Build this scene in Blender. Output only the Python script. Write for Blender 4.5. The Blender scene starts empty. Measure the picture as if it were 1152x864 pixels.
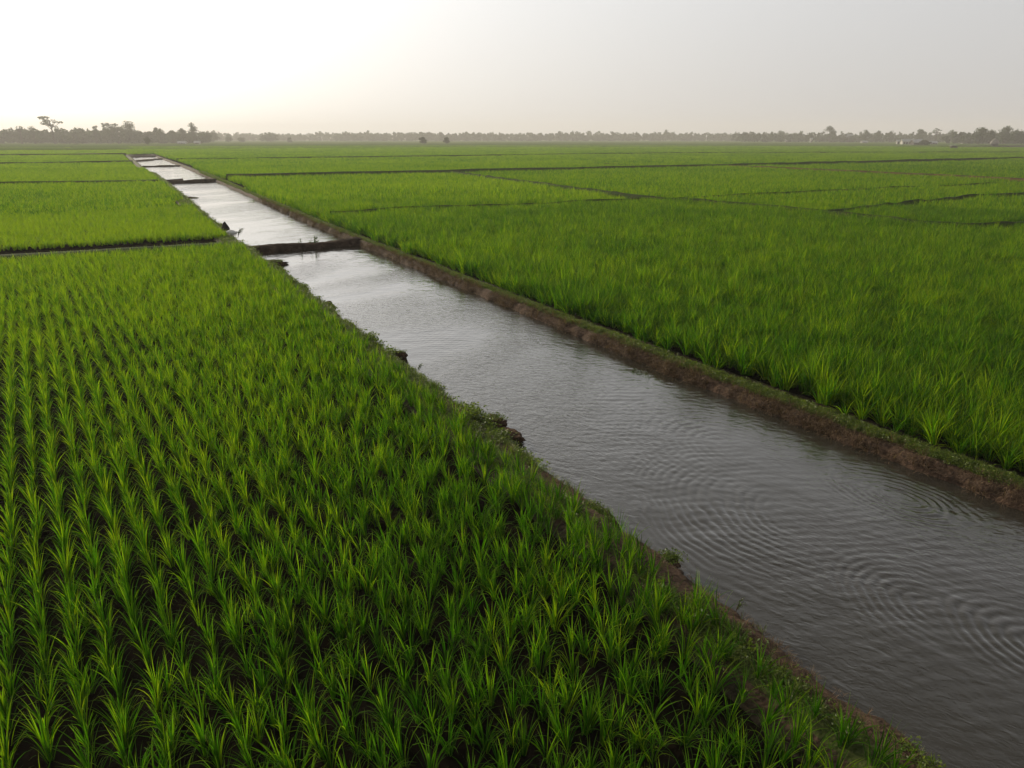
import bpy, math, random
import numpy as np
from mathutils import Vector, Matrix

# ------------------------------------------------------------------ camera, sky, sun, exposure
S = bpy.context.scene
COL = S.collection
H = 4.6
PITCH = math.atan(276.5 / 768.0)
cam_d = bpy.data.cameras.new("camera")
cam = bpy.data.objects.new("camera", cam_d)
COL.objects.link(cam)
cam.location = (0, 0, H)
cam.rotation_euler = (math.pi / 2 - PITCH, 0, 0)
cam_d.sensor_width = 36.0
cam_d.lens = 24.0
cam_d.clip_start = 0.05
cam_d.clip_end = 8000
S.camera = cam

SUN_AZ = -42.0      # degrees from +Y, negative = to the left
SUN_EL = 20.0
world = bpy.data.worlds.new("World")
S.world = world
world.use_nodes = True
wn = world.node_tree
wn.nodes.clear()


def N(nt, typ, **kw):
    n = nt.nodes.new(typ)
    for k, v in kw.items():
        if k.startswith('i_'):
            key = k[2:]
            key = int(key) if key.isdigit() else key.replace('_', ' ')
            n.inputs[key].default_value = v
        else:
            setattr(n, k, v)
    return n


def math_n(nt, op, a, b=None, c=None, clamp=False):
    n = nt.nodes.new('ShaderNodeMath')
    n.operation = op
    n.use_clamp = clamp
    for i, v in enumerate((a, b, c)):
        if v is None:
            continue
        if isinstance(v, (int, float)):
            n.inputs[i].default_value = v
        else:
            nt.links.new(v, n.inputs[i])
    return n.outputs[0]


def mixc(nt, fac, a, b, mode='MIX'):
    n = nt.nodes.new('ShaderNodeMix')
    n.data_type = 'RGBA'
    n.blend_type = mode
    for s, v in ((n.inputs['Factor'], fac), (n.inputs[6], a), (n.inputs[7], b)):
        if isinstance(v, (int, float)):
            s.default_value = v
        elif isinstance(v, (tuple, list)):
            s.default_value = (*v[:3], 1)
        else:
            nt.links.new(v, s)
    return n.outputs[2]


def maprange(nt, v, a, b, c, d):
    n = nt.nodes.new('ShaderNodeMapRange')
    n.inputs[1].default_value = a
    n.inputs[2].default_value = b
    n.inputs[3].default_value = c
    n.inputs[4].default_value = d
    nt.links.new(v, n.inputs[0])
    return n.outputs[0]


sd = (math.sin(math.radians(SUN_AZ)) * math.cos(math.radians(SUN_EL)),
      math.cos(math.radians(SUN_AZ)) * math.cos(math.radians(SUN_EL)),
      math.sin(math.radians(SUN_EL)))
sky = N(wn, 'ShaderNodeTexSky', sky_type='NISHITA', sun_disc=False)
sky.sun_elevation = math.radians(SUN_EL)
sky.sun_rotation = math.radians(SUN_AZ)
sky.dust_density = 5.0
sky.air_density = 1.0
sky.ozone_density = 1.0
hs = N(wn, 'ShaderNodeHueSaturation')
hs.inputs['Saturation'].default_value = 0.35
wn.links.new(sky.outputs[0], hs.inputs['Color'])
tc = N(wn, 'ShaderNodeTexCoord')
dot = N(wn, 'ShaderNodeVectorMath', operation='DOT_PRODUCT')
wn.links.new(tc.outputs['Generated'], dot.inputs[0])
dot.inputs[1].default_value = sd
ang = math_n(wn, 'ARCCOSINE', dot.outputs['Value'])
q = math_n(wn, 'DIVIDE', ang, math.radians(46))
q = math_n(wn, 'MULTIPLY', q, q)
glow = math_n(wn, 'EXPONENT', math_n(wn, 'MULTIPLY', q, -1.0))       # veil of bright haze round the hidden sun
q2 = math_n(wn, 'DIVIDE', ang, math.radians(17))
q2 = math_n(wn, 'MULTIPLY', q2, q2)
core = math_n(wn, 'EXPONENT', math_n(wn, 'MULTIPLY', q2, -1.0))      # the bright patch where the sun sits behind the haze
glow = math_n(wn, 'ADD', glow, math_n(wn, 'MULTIPLY', core, 1.7))
sep = N(wn, 'ShaderNodeSeparateXYZ')
wn.links.new(tc.outputs['Generated'], sep.inputs[0])
low = maprange(wn, sep.outputs['Z'], 0.0, 0.22, 1.0, 0.0)            # low sky is warmer
base = mixc(wn, low, (0.50, 0.51, 0.525), (0.465, 0.455, 0.450))
glowc = mixc(wn, low, (0.66, 0.645, 0.61), (0.60, 0.54, 0.43))
gl = N(wn, 'ShaderNodeVectorMath', operation='SCALE')
wn.links.new(glowc, gl.inputs[0])
wn.links.new(glow, gl.inputs[3])
high = maprange(wn, sep.outputs['Z'], 0.22, 0.75, 1.0, 0.25)            # overhead the haze is thinner and darker
bsc = N(wn, 'ShaderNodeVectorMath', operation='SCALE')
wn.links.new(base, bsc.inputs[0])
wn.links.new(high, bsc.inputs[3])
veil = N(wn, 'ShaderNodeVectorMath', operation='ADD')
wn.links.new(bsc.outputs[0], veil.inputs[0])
wn.links.new(gl.outputs[0], veil.inputs[1])
vs = N(wn, 'ShaderNodeVectorMath', operation='SCALE')
wn.links.new(veil.outputs[0], vs.inputs[0])
vs.inputs[3].default_value = 12.5
skymix = mixc(wn, 0.90, hs.outputs[0], vs.outputs[0])
bg = N(wn, 'ShaderNodeBackground')
bg.inputs['Strength'].default_value = 0.1
wo = N(wn, 'ShaderNodeOutputWorld')
wn.links.new(skymix, bg.inputs['Color'])
wn.links.new(bg.outputs[0], wo.inputs['Surface'])

sl = bpy.data.lights.new("sun", 'SUN')
sl.energy = 4.8
sl.angle = math.radians(8)
sl.color = (1.0, 0.88, 0.66)
so = bpy.data.objects.new("sun", sl)
so.rotation_euler = Vector(sd).to_track_quat('Z', 'Y').to_euler()
COL.objects.link(so)

S.view_settings.view_transform = 'Standard'
S.view_settings.look = 'None'
S.view_settings.exposure = 0.0
S.view_settings.gamma = 1.0
S.view_settings.use_curve_mapping = False
S.render.engine = 'CYCLES'
cy = S.cycles
cy.use_denoising = True
cy.max_bounces = 6
cy.diffuse_bounces = 2
cy.glossy_bounces = 2
cy.transmission_bounces = 4
cy.transparent_max_bounces = 8
cy.volume_bounces = 0
cy.caustics_reflective = False
cy.caustics_refractive = False
cy.sample_clamp_indirect = 4.0

# ------------------------------------------------------------------ helpers
rng = np.random.default_rng(7)
random.seed(7)
CA = math.radians(-29.2967)
U = np.array([math.sin(CA), math.cos(CA)])        # along the canal
C = np.array([math.cos(CA), -math.sin(CA)])       # across, to the right


def to_world(s, c):
    s = np.asarray(s, float)
    c = np.asarray(c, float)
    return s * U[0] + c * C[0], s * U[1] + c * C[1]


def to_canal(X, Y):
    return X * U[0] + Y * U[1], X * C[0] + Y * C[1]


def hashn(i, j, seed):
    v = np.sin(i * 127.1 + j * 311.7 + seed * 74.7) * 43758.5453
    return v - np.floor(v)


def vnoise(x, y, seed=0):
    x = np.asarray(x, float)
    y = np.asarray(y, float)
    i, j = np.floor(x), np.floor(y)
    fx, fy = x - i, y - j
    fx = fx * fx * (3 - 2 * fx)
    fy = fy * fy * (3 - 2 * fy)
    a = hashn(i, j, seed)
    b = hashn(i + 1, j, seed)
    c_ = hashn(i, j + 1, seed)
    d = hashn(i + 1, j + 1, seed)
    return (a + (b - a) * fx + (c_ - a) * fy + (a - b - c_ + d) * fx * fy) * 2 - 1


def fbm(x, y, seed=0, o=4):
    t, a = 0, 1.0
    for k in range(o):
        t = t + a * vnoise(x * 2 ** k + 13.7 * k, y * 2 ** k - 7.3 * k, seed + k)
        a *= 0.5
    return t / 1.9


def new_mesh(name, V, F, mat=None, smooth=False, attrs=None):
    """V (n,3); F either (m,4)/(m,3) array or a list of arrays of those."""
    me = bpy.data.meshes.new(name)
    Fs = F if isinstance(F, list) else [F]
    Fs = [f for f in Fs if len(f)]
    V = np.asarray(V, dtype=np.float32)
    me.vertices.add(len(V))
    me.vertices.foreach_set('co', V.ravel())
    idx = np.concatenate([f.ravel() for f in Fs]).astype(np.int32)
    cnt = np.concatenate([np.full(len(f), f.shape[1]) for f in Fs])
    st = np.concatenate([[0], np.cumsum(cnt)[:-1]]).astype(np.int32)
    me.loops.add(len(idx))
    me.loops.foreach_set('vertex_index', idx)
    me.polygons.add(len(cnt))
    me.polygons.foreach_set('loop_start', st)
    me.polygons.foreach_set('loop_total', cnt.astype(np.int32))
    me.polygons.foreach_set('use_smooth', np.full(len(cnt), smooth, dtype=bool))
    if attrs:
        for k, v in attrs.items():
            a = me.attributes.new(k, 'FLOAT', 'POINT')
            a.data.foreach_set('value', np.asarray(v, dtype=np.float32))
    me.update(calc_edges=True)
    me.validate()
    if mat:
        me.materials.append(mat)
    return me


def link(name, me, parent=None, loc=None, label=None, cat=None, group=None, kind=None):
    o = bpy.data.objects.new(name, me)
    COL.objects.link(o)
    if parent:
        o.parent = parent
    if loc is not None:
        o.location = loc
    if label:
        o['label'] = label
    if cat:
        o['category'] = cat
    if group:
        o['group'] = group
    if kind:
        o['kind'] = kind
    return o


class MB:
    """collects simple shapes into one mesh"""

    def __init__(self):
        self.v, self.q, self.t = [], [], []

    def add(self, v, q=(), t=()):
        b = len(self.v)
        self.v += [tuple(p) for p in v]
        self.q += [tuple(i + b for i in f) for f in q]
        self.t += [tuple(i + b for i in f) for f in t]

    def box(self, x0, x1, y0, y1, z0, z1):
        self.add([(x, y, z) for z in (z0, z1) for y in (y0, y1) for x in (x0, x1)],
                 [(0, 2, 3, 1), (4, 5, 7, 6), (0, 1, 5, 4), (1, 3, 7, 5), (3, 2, 6, 7), (2, 0, 4, 6)])

    def tube(self, pts, rad, n=6):
        pts = [Vector(p) for p in pts]
        rings = []
        for i, p in enumerate(pts):
            d = (pts[min(i + 1, len(pts) - 1)] - pts[max(i - 1, 0)]).normalized()
            a = d.orthogonal().normalized()
            b = d.cross(a)
            rings.append([p + (a * math.cos(2 * math.pi * k / n) + b * math.sin(2 * math.pi * k / n)) * rad[i] for k in range(n)])
        q = [(i * n + k, i * n + (k + 1) % n, (i + 1) * n + (k + 1) % n, (i + 1) * n + k) for i in range(len(pts) - 1) for k in range(n)]
        v = [p for r in rings for p in r] + [pts[0], pts[-1]]
        m = len(v)
        t = [(m - 2, (k + 1) % n, k) for k in range(n)] + [(m - 1, (len(pts) - 1) * n + k, (len(pts) - 1) * n + (k + 1) % n) for k in range(n)]
        self.add(v, q, t)

    def mesh(self, name, mat, smooth=False):
        F = []
        if self.q:
            F.append(np.array(self.q))
        if self.t:
            F.append(np.array(self.t))
        return new_mesh(name, np.array(self.v), F, mat, smooth)


# ------------------------------------------------------------------ materials
def material(name):
    m = bpy.data.materials.new(name)
    m.use_nodes = True
    nt = m.node_tree
    nt.nodes.clear()
    out = nt.nodes.new('ShaderNodeOutputMaterial')
    return m, nt, out


def leaf_material(name, dark, mid, light, trans=0.45, rough=0.5, inst=True, spec=0.3):
    m, nt, out = material(name)
    tint = N(nt, 'ShaderNodeAttribute', attribute_name='tint')
    tip = N(nt, 'ShaderNodeAttribute', attribute_name='tip')
    v = tint.outputs['Fac']
    if inst:
        it = N(nt, 'ShaderNodeAttribute', attribute_name='itint', attribute_type='INSTANCER')
        v = math_n(nt, 'ADD', math_n(nt, 'MULTIPLY', math_n(nt, 'SUBTRACT', v, 0.5), 1.15), math_n(nt, 'ADD', it.outputs['Fac'], 0.30))
    c1 = mixc(nt, maprange(nt, v, 0.0, 0.5, 0, 1), dark, mid)
    c2 = mixc(nt, maprange(nt, v, 0.5, 1.0, 0, 1), c1, light)
    tp = math_n(nt, 'MULTIPLY', math_n(nt, 'POWER', tip.outputs['Fac'], 5.0), 0.35)
    c3 = mixc(nt, tp, c2, (0.20, 0.19, 0.07))
    p = N(nt, 'ShaderNodeBsdfPrincipled')
    nt.links.new(c3, p.inputs['Base Color'])
    p.inputs['Roughness'].default_value = rough
    p.inputs['Specular IOR Level'].default_value = spec
    t = N(nt, 'ShaderNodeBsdfTranslucent')
    tcol = mixc(nt, 0.85, c3, (1.5, 1.7, 0.5), 'MULTIPLY')
    nt.links.new(tcol, t.inputs['Color'])
    ms = N(nt, 'ShaderNodeMixShader')
    ms.inputs[0].default_value = trans
    nt.links.new(p.outputs[0], ms.inputs[1])
    nt.links.new(t.outputs[0], ms.inputs[2])
    nt.links.new(ms.outputs[0], out.inputs['Surface'])
    return m


def rough_material(name, cols, scale=3.0, rough=0.9, bump=0.0, bscale=30.0, detail=6, spec=0.03):
    m, nt, out = material(name)
    tc_ = N(nt, 'ShaderNodeTexCoord')
    n1 = N(nt, 'ShaderNodeTexNoise')
    n1.inputs['Scale'].default_value = scale
    n1.inputs['Detail'].default_value = detail
    n1.inputs['Roughness'].default_value = 0.65
    nt.links.new(tc_.outputs['Object'], n1.inputs['Vector'])
    r = N(nt, 'ShaderNodeValToRGB')
    e = r.color_ramp.elements
    e[0].position, e[1].position = 0.32, 0.68
    e[0].color, e[1].color = (*cols[0], 1), (*cols[-1], 1)
    for k, c_ in enumerate(cols[1:-1]):
        x = e.new(0.32 + 0.36 * (k + 1) / (len(cols) - 1))
        x.color = (*c_, 1)
    nt.links.new(n1.outputs[0], r.inputs[0])
    p = N(nt, 'ShaderNodeBsdfPrincipled')
    nt.links.new(r.outputs[0], p.inputs['Base Color'])
    p.inputs['Roughness'].default_value = rough
    p.inputs['Specular IOR Level'].default_value = spec
    if bump:
        n2 = N(nt, 'ShaderNodeTexNoise')
        n2.inputs['Scale'].default_value = bscale
        n2.inputs['Detail'].default_value = 5
        nt.links.new(tc_.outputs['Object'], n2.inputs['Vector'])
        b = N(nt, 'ShaderNodeBump')
        b.inputs['Strength'].default_value = 1.0
        b.inputs['Distance'].default_value = bump
        nt.links.new(n2.outputs[0], b.inputs['Height'])
        nt.links.new(b.outputs[0], p.inputs['Normal'])
    nt.links.new(p.outputs[0], out.inputs['Surface'])
    return m


M_rice = leaf_material('rice_leaf', (0.016, 0.066, 0.002), (0.058, 0.155, 0.003), (0.190, 0.262, 0.006), 0.55, 0.6, True, 0.02)
M_bankgrass = leaf_material('bank_grass_leaf', (0.05, 0.075, 0.015), (0.085, 0.13, 0.02), (0.14, 0.17, 0.035), 0.35)
M_dry = leaf_material('dry_grass_leaf', (0.045, 0.025, 0.015), (0.11, 0.065, 0.04), (0.19, 0.125, 0.08), 0.2, 0.8)
M_weed = leaf_material('weed_leaf', (0.03, 0.05, 0.012), (0.05, 0.08, 0.02), (0.08, 0.12, 0.03), 0.3, 0.5, False)
M_mud = rough_material('paddy_mud', [(0.004, 0.004, 0.003), (0.009, 0.007, 0.005), (0.016, 0.013, 0.009)], 2.5, 1.0, 0.02, 14, 6, 0.0)
M_bund = rough_material('shaded_bund_earth', [(0.012, 0.024, 0.005), (0.025, 0.042, 0.010), (0.045, 0.045, 0.020)], 1.2, 0.95, 0.03, 9)  # weedy earth, darkened to paint in the shade along the rice edges
M_path = rough_material('dirt_path_earth', [(0.04, 0.045, 0.015), (0.08, 0.05, 0.025), (0.13, 0.075, 0.04)], 0.8, 0.95, 0.03, 9)
M_dam = rough_material('dam_earth', [(0.018, 0.012, 0.009), (0.04, 0.026, 0.019), (0.075, 0.05, 0.035)], 2.2, 0.95, 0.05, 12)
M_clod = rough_material('clod_earth', [(0.018, 0.012, 0.008), (0.05, 0.032, 0.02), (0.095, 0.06, 0.04)], 7, 0.95, 0.03, 30)
M_bark = rough_material('tree_bark', [(0.04, 0.03, 0.022), (0.09, 0.075, 0.06)], 2, 0.95)
M_crown = leaf_material('tree_crown_leaf', (0.018, 0.030, 0.010), (0.035, 0.055, 0.018), (0.06, 0.085, 0.028), 0.25, 0.7, False)
M_white = rough_material('whitewashed_wall', [(0.3, 0.28, 0.26), (0.5, 0.48, 0.45)], 0.6, 0.85)
M_greywall = rough_material('grey_plaster', [(0.28, 0.26, 0.25), (0.4, 0.38, 0.36)], 0.6, 0.9)
M_sheet = rough_material('roof_sheet', [(0.3, 0.3, 0.3), (0.5, 0.5, 0.5)], 0.7, 0.5)
M_thatch = rough_material('thatch', [(0.05, 0.045, 0.04), (0.12, 0.11, 0.10)], 2.0, 0.95)
M_palethatch = rough_material('pale_straw', [(0.13, 0.12, 0.11), (0.22, 0.205, 0.185)], 1.5, 0.95)
M_dark = rough_material('dark_opening', [(0.015, 0.014, 0.013), (0.03, 0.028, 0.026)], 1, 0.8)
M_sack = rough_material('white_sack', [(0.62, 0.60, 0.55), (0.8, 0.78, 0.74)], 8, 0.6, 0.01, 30)
M_egret = rough_material('white_feather', [(0.7, 0.7, 0.68), (0.8, 0.8, 0.78)], 8, 0.8)


def bank_material():
    """grass on the crest, bare reddish soil on the face, wet mud at the foot: zones carried by the mesh"""
    m, nt, out = material('canal_bank_soil')
    tc_ = N(nt, 'ShaderNodeTexCoord')
    z = N(nt, 'ShaderNodeAttribute', attribute_name='zone')
    n1 = N(nt, 'ShaderNodeTexNoise')
    n1.inputs['Scale'].default_value = 4.5
    n1.inputs['Detail'].default_value = 8
    n1.inputs['Roughness'].default_value = 0.7
    nt.links.new(tc_.outputs['Object'], n1.inputs['Vector'])
    n3 = N(nt, 'ShaderNodeTexNoise')
    n3.inputs['Scale'].default_value = 22
    n3.inputs['Detail'].default_value = 6
    nt.links.new(tc_.outputs['Object'], n3.inputs['Vector'])
    soil = mixc(nt, maprange(nt, n1.outputs[0], 0.35, 0.65, 0, 1), (0.026, 0.018, 0.013), (0.085, 0.053, 0.036))
    soil = mixc(nt, maprange(nt, n3.outputs[0], 0.45, 0.75, 0, 0.6), soil, (0.13, 0.085, 0.06))
    grass = mixc(nt, maprange(nt, n3.outputs[0], 0.35, 0.65, 0, 1), (0.04, 0.055, 0.014), (0.085, 0.10, 0.03))
    mud = mixc(nt, maprange(nt, n1.outputs[0], 0.35, 0.65, 0, 1), (0.016, 0.013, 0.009), (0.04, 0.032, 0.02))
    zz = math_n(nt, 'ADD', z.outputs['Fac'], math_n(nt, 'MULTIPLY', math_n(nt, 'SUBTRACT', n1.outputs[0], 0.5), 1.2))
    c_ = mixc(nt, maprange(nt, zz, 0.35, 0.6, 0, 1), mud, soil)
    c_ = mixc(nt, maprange(nt, zz, 1.4, 1.65, 0, 1), c_, grass)
    p = N(nt, 'ShaderNodeBsdfPrincipled')
    nt.links.new(c_, p.inputs['Base Color'])
    p.inputs['Roughness'].default_value = 0.88
    p.inputs['Specular IOR Level'].default_value = 0.08
    b = N(nt, 'ShaderNodeBump')
    b.inputs['Strength'].default_value = 1
    b.inputs['Distance'].default_value = 0.035
    nt.links.new(n3.outputs[0], b.inputs['Height'])
    nt.links.new(b.outputs[0], p.inputs['Normal'])
    nt.links.new(p.outputs[0], out.inputs['Surface'])
    return m


def water_material():
    m, nt, out = material('canal_water')
    tc_ = N(nt, 'ShaderNodeTexCoord')
    mp = N(nt, 'ShaderNodeMapping')
    mp.inputs['Rotation'].default_value = (0, 0, -CA)      # so x runs across, y along the canal
    nt.links.new(tc_.outputs['Object'], mp.inputs['Vector'])

    def noise(sc, sx, sy, det=3, dist=0.0):
        k = N(nt, 'ShaderNodeMapping')
        k.inputs['Scale'].default_value = (sx, sy, 1)
        nt.links.new(mp.outputs[0], k.inputs['Vector'])
        n = N(nt, 'ShaderNodeTexNoise')
        n.inputs['Scale'].default_value = sc
        n.inputs['Detail'].default_value = det
        n.inputs['Distortion'].default_value = dist
        nt.links.new(k.outputs[0], n.inputs['Vector'])
        return n.outputs[0]
    patch = maprange(nt, noise(0.16, 1.6, 0.6, 3, 0.6), 0.42, 0.62, 0.15, 1.0)   # calm reaches and riffled ones
    rip = noise(5.5, 1.0, 1.6, 4, 0.5)
    rip2 = noise(16.0, 1.0, 1.5, 3, 0.3)
    swl = noise(1.3, 1.0, 1.3, 2, 0.5)
    h = math_n(nt, 'ADD', math_n(nt, 'MULTIPLY', rip, 0.020), math_n(nt, 'MULTIPLY', rip2, 0.006))
    h = math_n(nt, 'MULTIPLY', h, patch)
    h = math_n(nt, 'ADD', h, math_n(nt, 'MULTIPLY', swl, 0.018))
    b = N(nt, 'ShaderNodeBump')
    b.inputs['Strength'].default_value = 1.0
    b.inputs['Distance'].default_value = 1.0
    nt.links.new(h, b.inputs['Height'])
    c_ = mixc(nt, noise(0.5, 1, 0.4, 3), (0.022, 0.020, 0.016), (0.036, 0.033, 0.027))
    d_ = N(nt, 'ShaderNodeBsdfDiffuse')
    nt.links.new(c_, d_.inputs['Color'])
    g_ = N(nt, 'ShaderNodeBsdfGlossy')
    g_.inputs['Roughness'].default_value = 0.07
    nt.links.new(b.outputs[0], g_.inputs['Normal'])
    lw = N(nt, 'ShaderNodeLayerWeight')
    lw.inputs['Blend'].default_value = 0.5
    nt.links.new(b.outputs[0], lw.inputs['Normal'])
    f_ = math_n(nt, 'POWER', lw.outputs['Facing'], 2.6)
    f_ = math_n(nt, 'ADD', math_n(nt, 'MULTIPLY', f_, 0.97), 0.022, clamp=True)
    ms = N(nt, 'ShaderNodeMixShader')
    nt.links.new(f_, ms.inputs[0])
    nt.links.new(d_.outputs[0], ms.inputs[1])
    nt.links.new(g_.outputs[0], ms.inputs[2])
    nt.links.new(ms.outputs[0], out.inputs['Surface'])
    return m


M_bank = bank_material()
M_water = water_material()

# ------------------------------------------------------------------ blades, tufts, plants
def blades(n, base_r, L, w, lean, droop, seg=4, seed=0, azc=None, tipw=0.0, zlow=0.0, tint_b=0.0):
    """a fan of n tapering, arching leaves; returns V, quads, tint, tip"""
    r = np.random.default_rng(seed)
    Vs, Fs, T, P = [], [], [], []
    for k in range(n):
        az = r.uniform(0, 2 * math.pi)
        outer = r.random() ** 0.8
        b = np.array([math.cos(az), math.sin(az), 0]) * base_r * outer
        a2 = az + r.normal(0, 0.5)
        th0 = lean * (0.15 + outer) * r.uniform(0.6, 1.2)
        kd = droop * r.uniform(0.2, 1.3) * (0.35 + outer)
        if r.random() < 0.10:
            kd += 0.9
        LL = L * r.uniform(0.62, 1.08)
        ww = w * r.uniform(0.7, 1.2)
        out = np.array([math.cos(a2), math.sin(a2), 0.0])
        ta = a2 + math.pi / 2 + r.normal(0, 0.5)
        side = np.array([math.cos(ta), math.sin(ta), 0.0])
        p = b.copy()
        p[2] = zlow
        i0 = sum(len(x) for x in Vs)
        pts = []
        tn = r.random()
        for i in range(seg + 1):
            t = i / seg
            wid = ww * (0.45 + 1.6 * t) * (1 - t) ** 0.75 if t < 0.35 else ww * 1.01 * ((1 - t) / 0.65) ** 0.8
            wid = max(wid, tipw)
            pts.append(p - side * wid / 2)
            pts.append(p + side * wid / 2)
            T += [tn, tn]
            P += [t, t]
            th = th0 + kd * (t + 0.5 / seg) ** 1.7 * 1.6
            p = p + (out * math.sin(th) + np.array([0, 0, 1.0]) * math.cos(th)) * LL / seg
        Vs.append(np.array(pts))
        Fs.append(np.array([[i0 + 2 * i, i0 + 2 * i + 1, i0 + 2 * i + 3, i0 + 2 * i + 2] for i in range(seg)]))
    return np.concatenate(Vs), np.concatenate(Fs), np.clip(np.array(T) + tint_b, -0.4, 1.3), np.array(P)


def merge(parts):
    V, F, T, P = [], [], [], []
    b = 0
    for v, f, t, p in parts:
        V.append(v)
        F.append(f + b)
        T.append(t)
        P.append(p)
        b += len(v)
    return np.concatenate(V), np.concatenate(F), np.concatenate(T), np.concatenate(P)


def proto_collection(name, meshes):
    c_ = bpy.data.collections.new(name)
    for i, me in enumerate(meshes):
        c_.objects.link(bpy.data.objects.new(name + '_proto', me))
    return c_


def plant_mesh(parts, mat, name='plant'):
    v, f, t, p = parts
    return new_mesh(name, v, f, mat, True, {'tint': t, 'tip': p})


rice_near = [plant_mesh(blades(random.choice((20, 24, 28)), 0.030, 0.43, 0.0115, 0.29, 0.70, 6, 100 + i), M_rice, 'rice_plant') for i in range(16)]
rice_tall = [plant_mesh(blades(30, 0.055, 0.60, 0.0145, 0.46, 0.80, 5, 300 + i, zlow=0.08), M_rice, 'rice_plant_tall') for i in range(12)]


def patch(size, n, L, w, nb, seg, seed):
    r = np.random.default_rng(seed)
    out = []
    for k in range(n):
        v, f, t, p = blades(nb, 0.07, L * r.uniform(0.55, 1.2), w, 0.36, 0.6, seg, seed * 1000 + k, zlow=L * 0.2, tint_b=r.normal(0, 0.3))
        v = v.copy()
        v[:, 2] -= L * 0.1
        v[:, 0] += r.uniform(-size / 2, size / 2)
        v[:, 1] += r.uniform(-size / 2, size / 2)
        out.append((v, f, t, p))
    return plant_mesh(merge(out), M_rice, 'rice_patch')


rice_patch1 = [patch(1.08, 22, 0.58, 0.034, 9, 3, 40 + i) for i in range(8)]
rice_patch3 = [patch(3.2, 150, 0.55, 0.06, 6, 2, 60 + i) for i in range(6)]
grass_tufts = [plant_mesh(blades(16, 0.05, random.uniform(0.08, 0.15), 0.009, 0.7, 0.9, 3, 500 + i), M_bankgrass, 'grass_tuft') for i in range(8)]
dry_tufts = [plant_mesh(blades(22, 0.07, random.uniform(0.10, 0.17), 0.006, 1.3, 1.3, 3, 600 + i), M_dry, 'dry_tuft') for i in range(6)]


def leafy(n, size, seed, h):
    """low broad-leaved weed: small leaves on short stalks"""
    r = np.random.default_rng(seed)
    V, F, T, P = [], [], [], []
    for k in range(n):
        c0 = np.array([r.normal(0, 0.06), r.normal(0, 0.06), r.uniform(0.01, h)])
        a = r.normal(0, 1, 3)
        a[2] *= 0.5
        a /= np.linalg.norm(a)
        b = np.cross(a, r.normal(0, 1, 3))
        b /= np.linalg.norm(b)
        s = size * r.uniform(0.6, 1.2)
        i0 = len(V) * 4
        V.append(np.array([c0 - a * s, c0 - b * s * 0.5, c0 + a * s, c0 + b * s * 0.5]))
        F.append(np.array([[i0, i0 + 1, i0 + 2, i0 + 3]]))
        tn = r.random()
        T.append(np.full(4, tn))
        P.append(np.array([0, 0.3, 0.8, 0.3]))
    return np.concatenate(V), np.concatenate(F), np.concatenate(T), np.concatenate(P)


weed_tufts = [plant_mesh(leafy(50, 0.020, 700 + i, 0.09), M_bankgrass, 'weed_tuft') for i in range(4)]
PC = {
    'near': proto_collection('rice_near', rice_near),
    'tall': proto_collection('rice_tall', rice_tall),
    'p1': proto_collection('rice_patch_small', rice_patch1),
    'p3': proto_collection('rice_patch_large', rice_patch3),
    'grass': proto_collection('grass_tufts', grass_tufts + weed_tufts),
    'dry': proto_collection('dry_tufts', dry_tufts),
}


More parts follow.
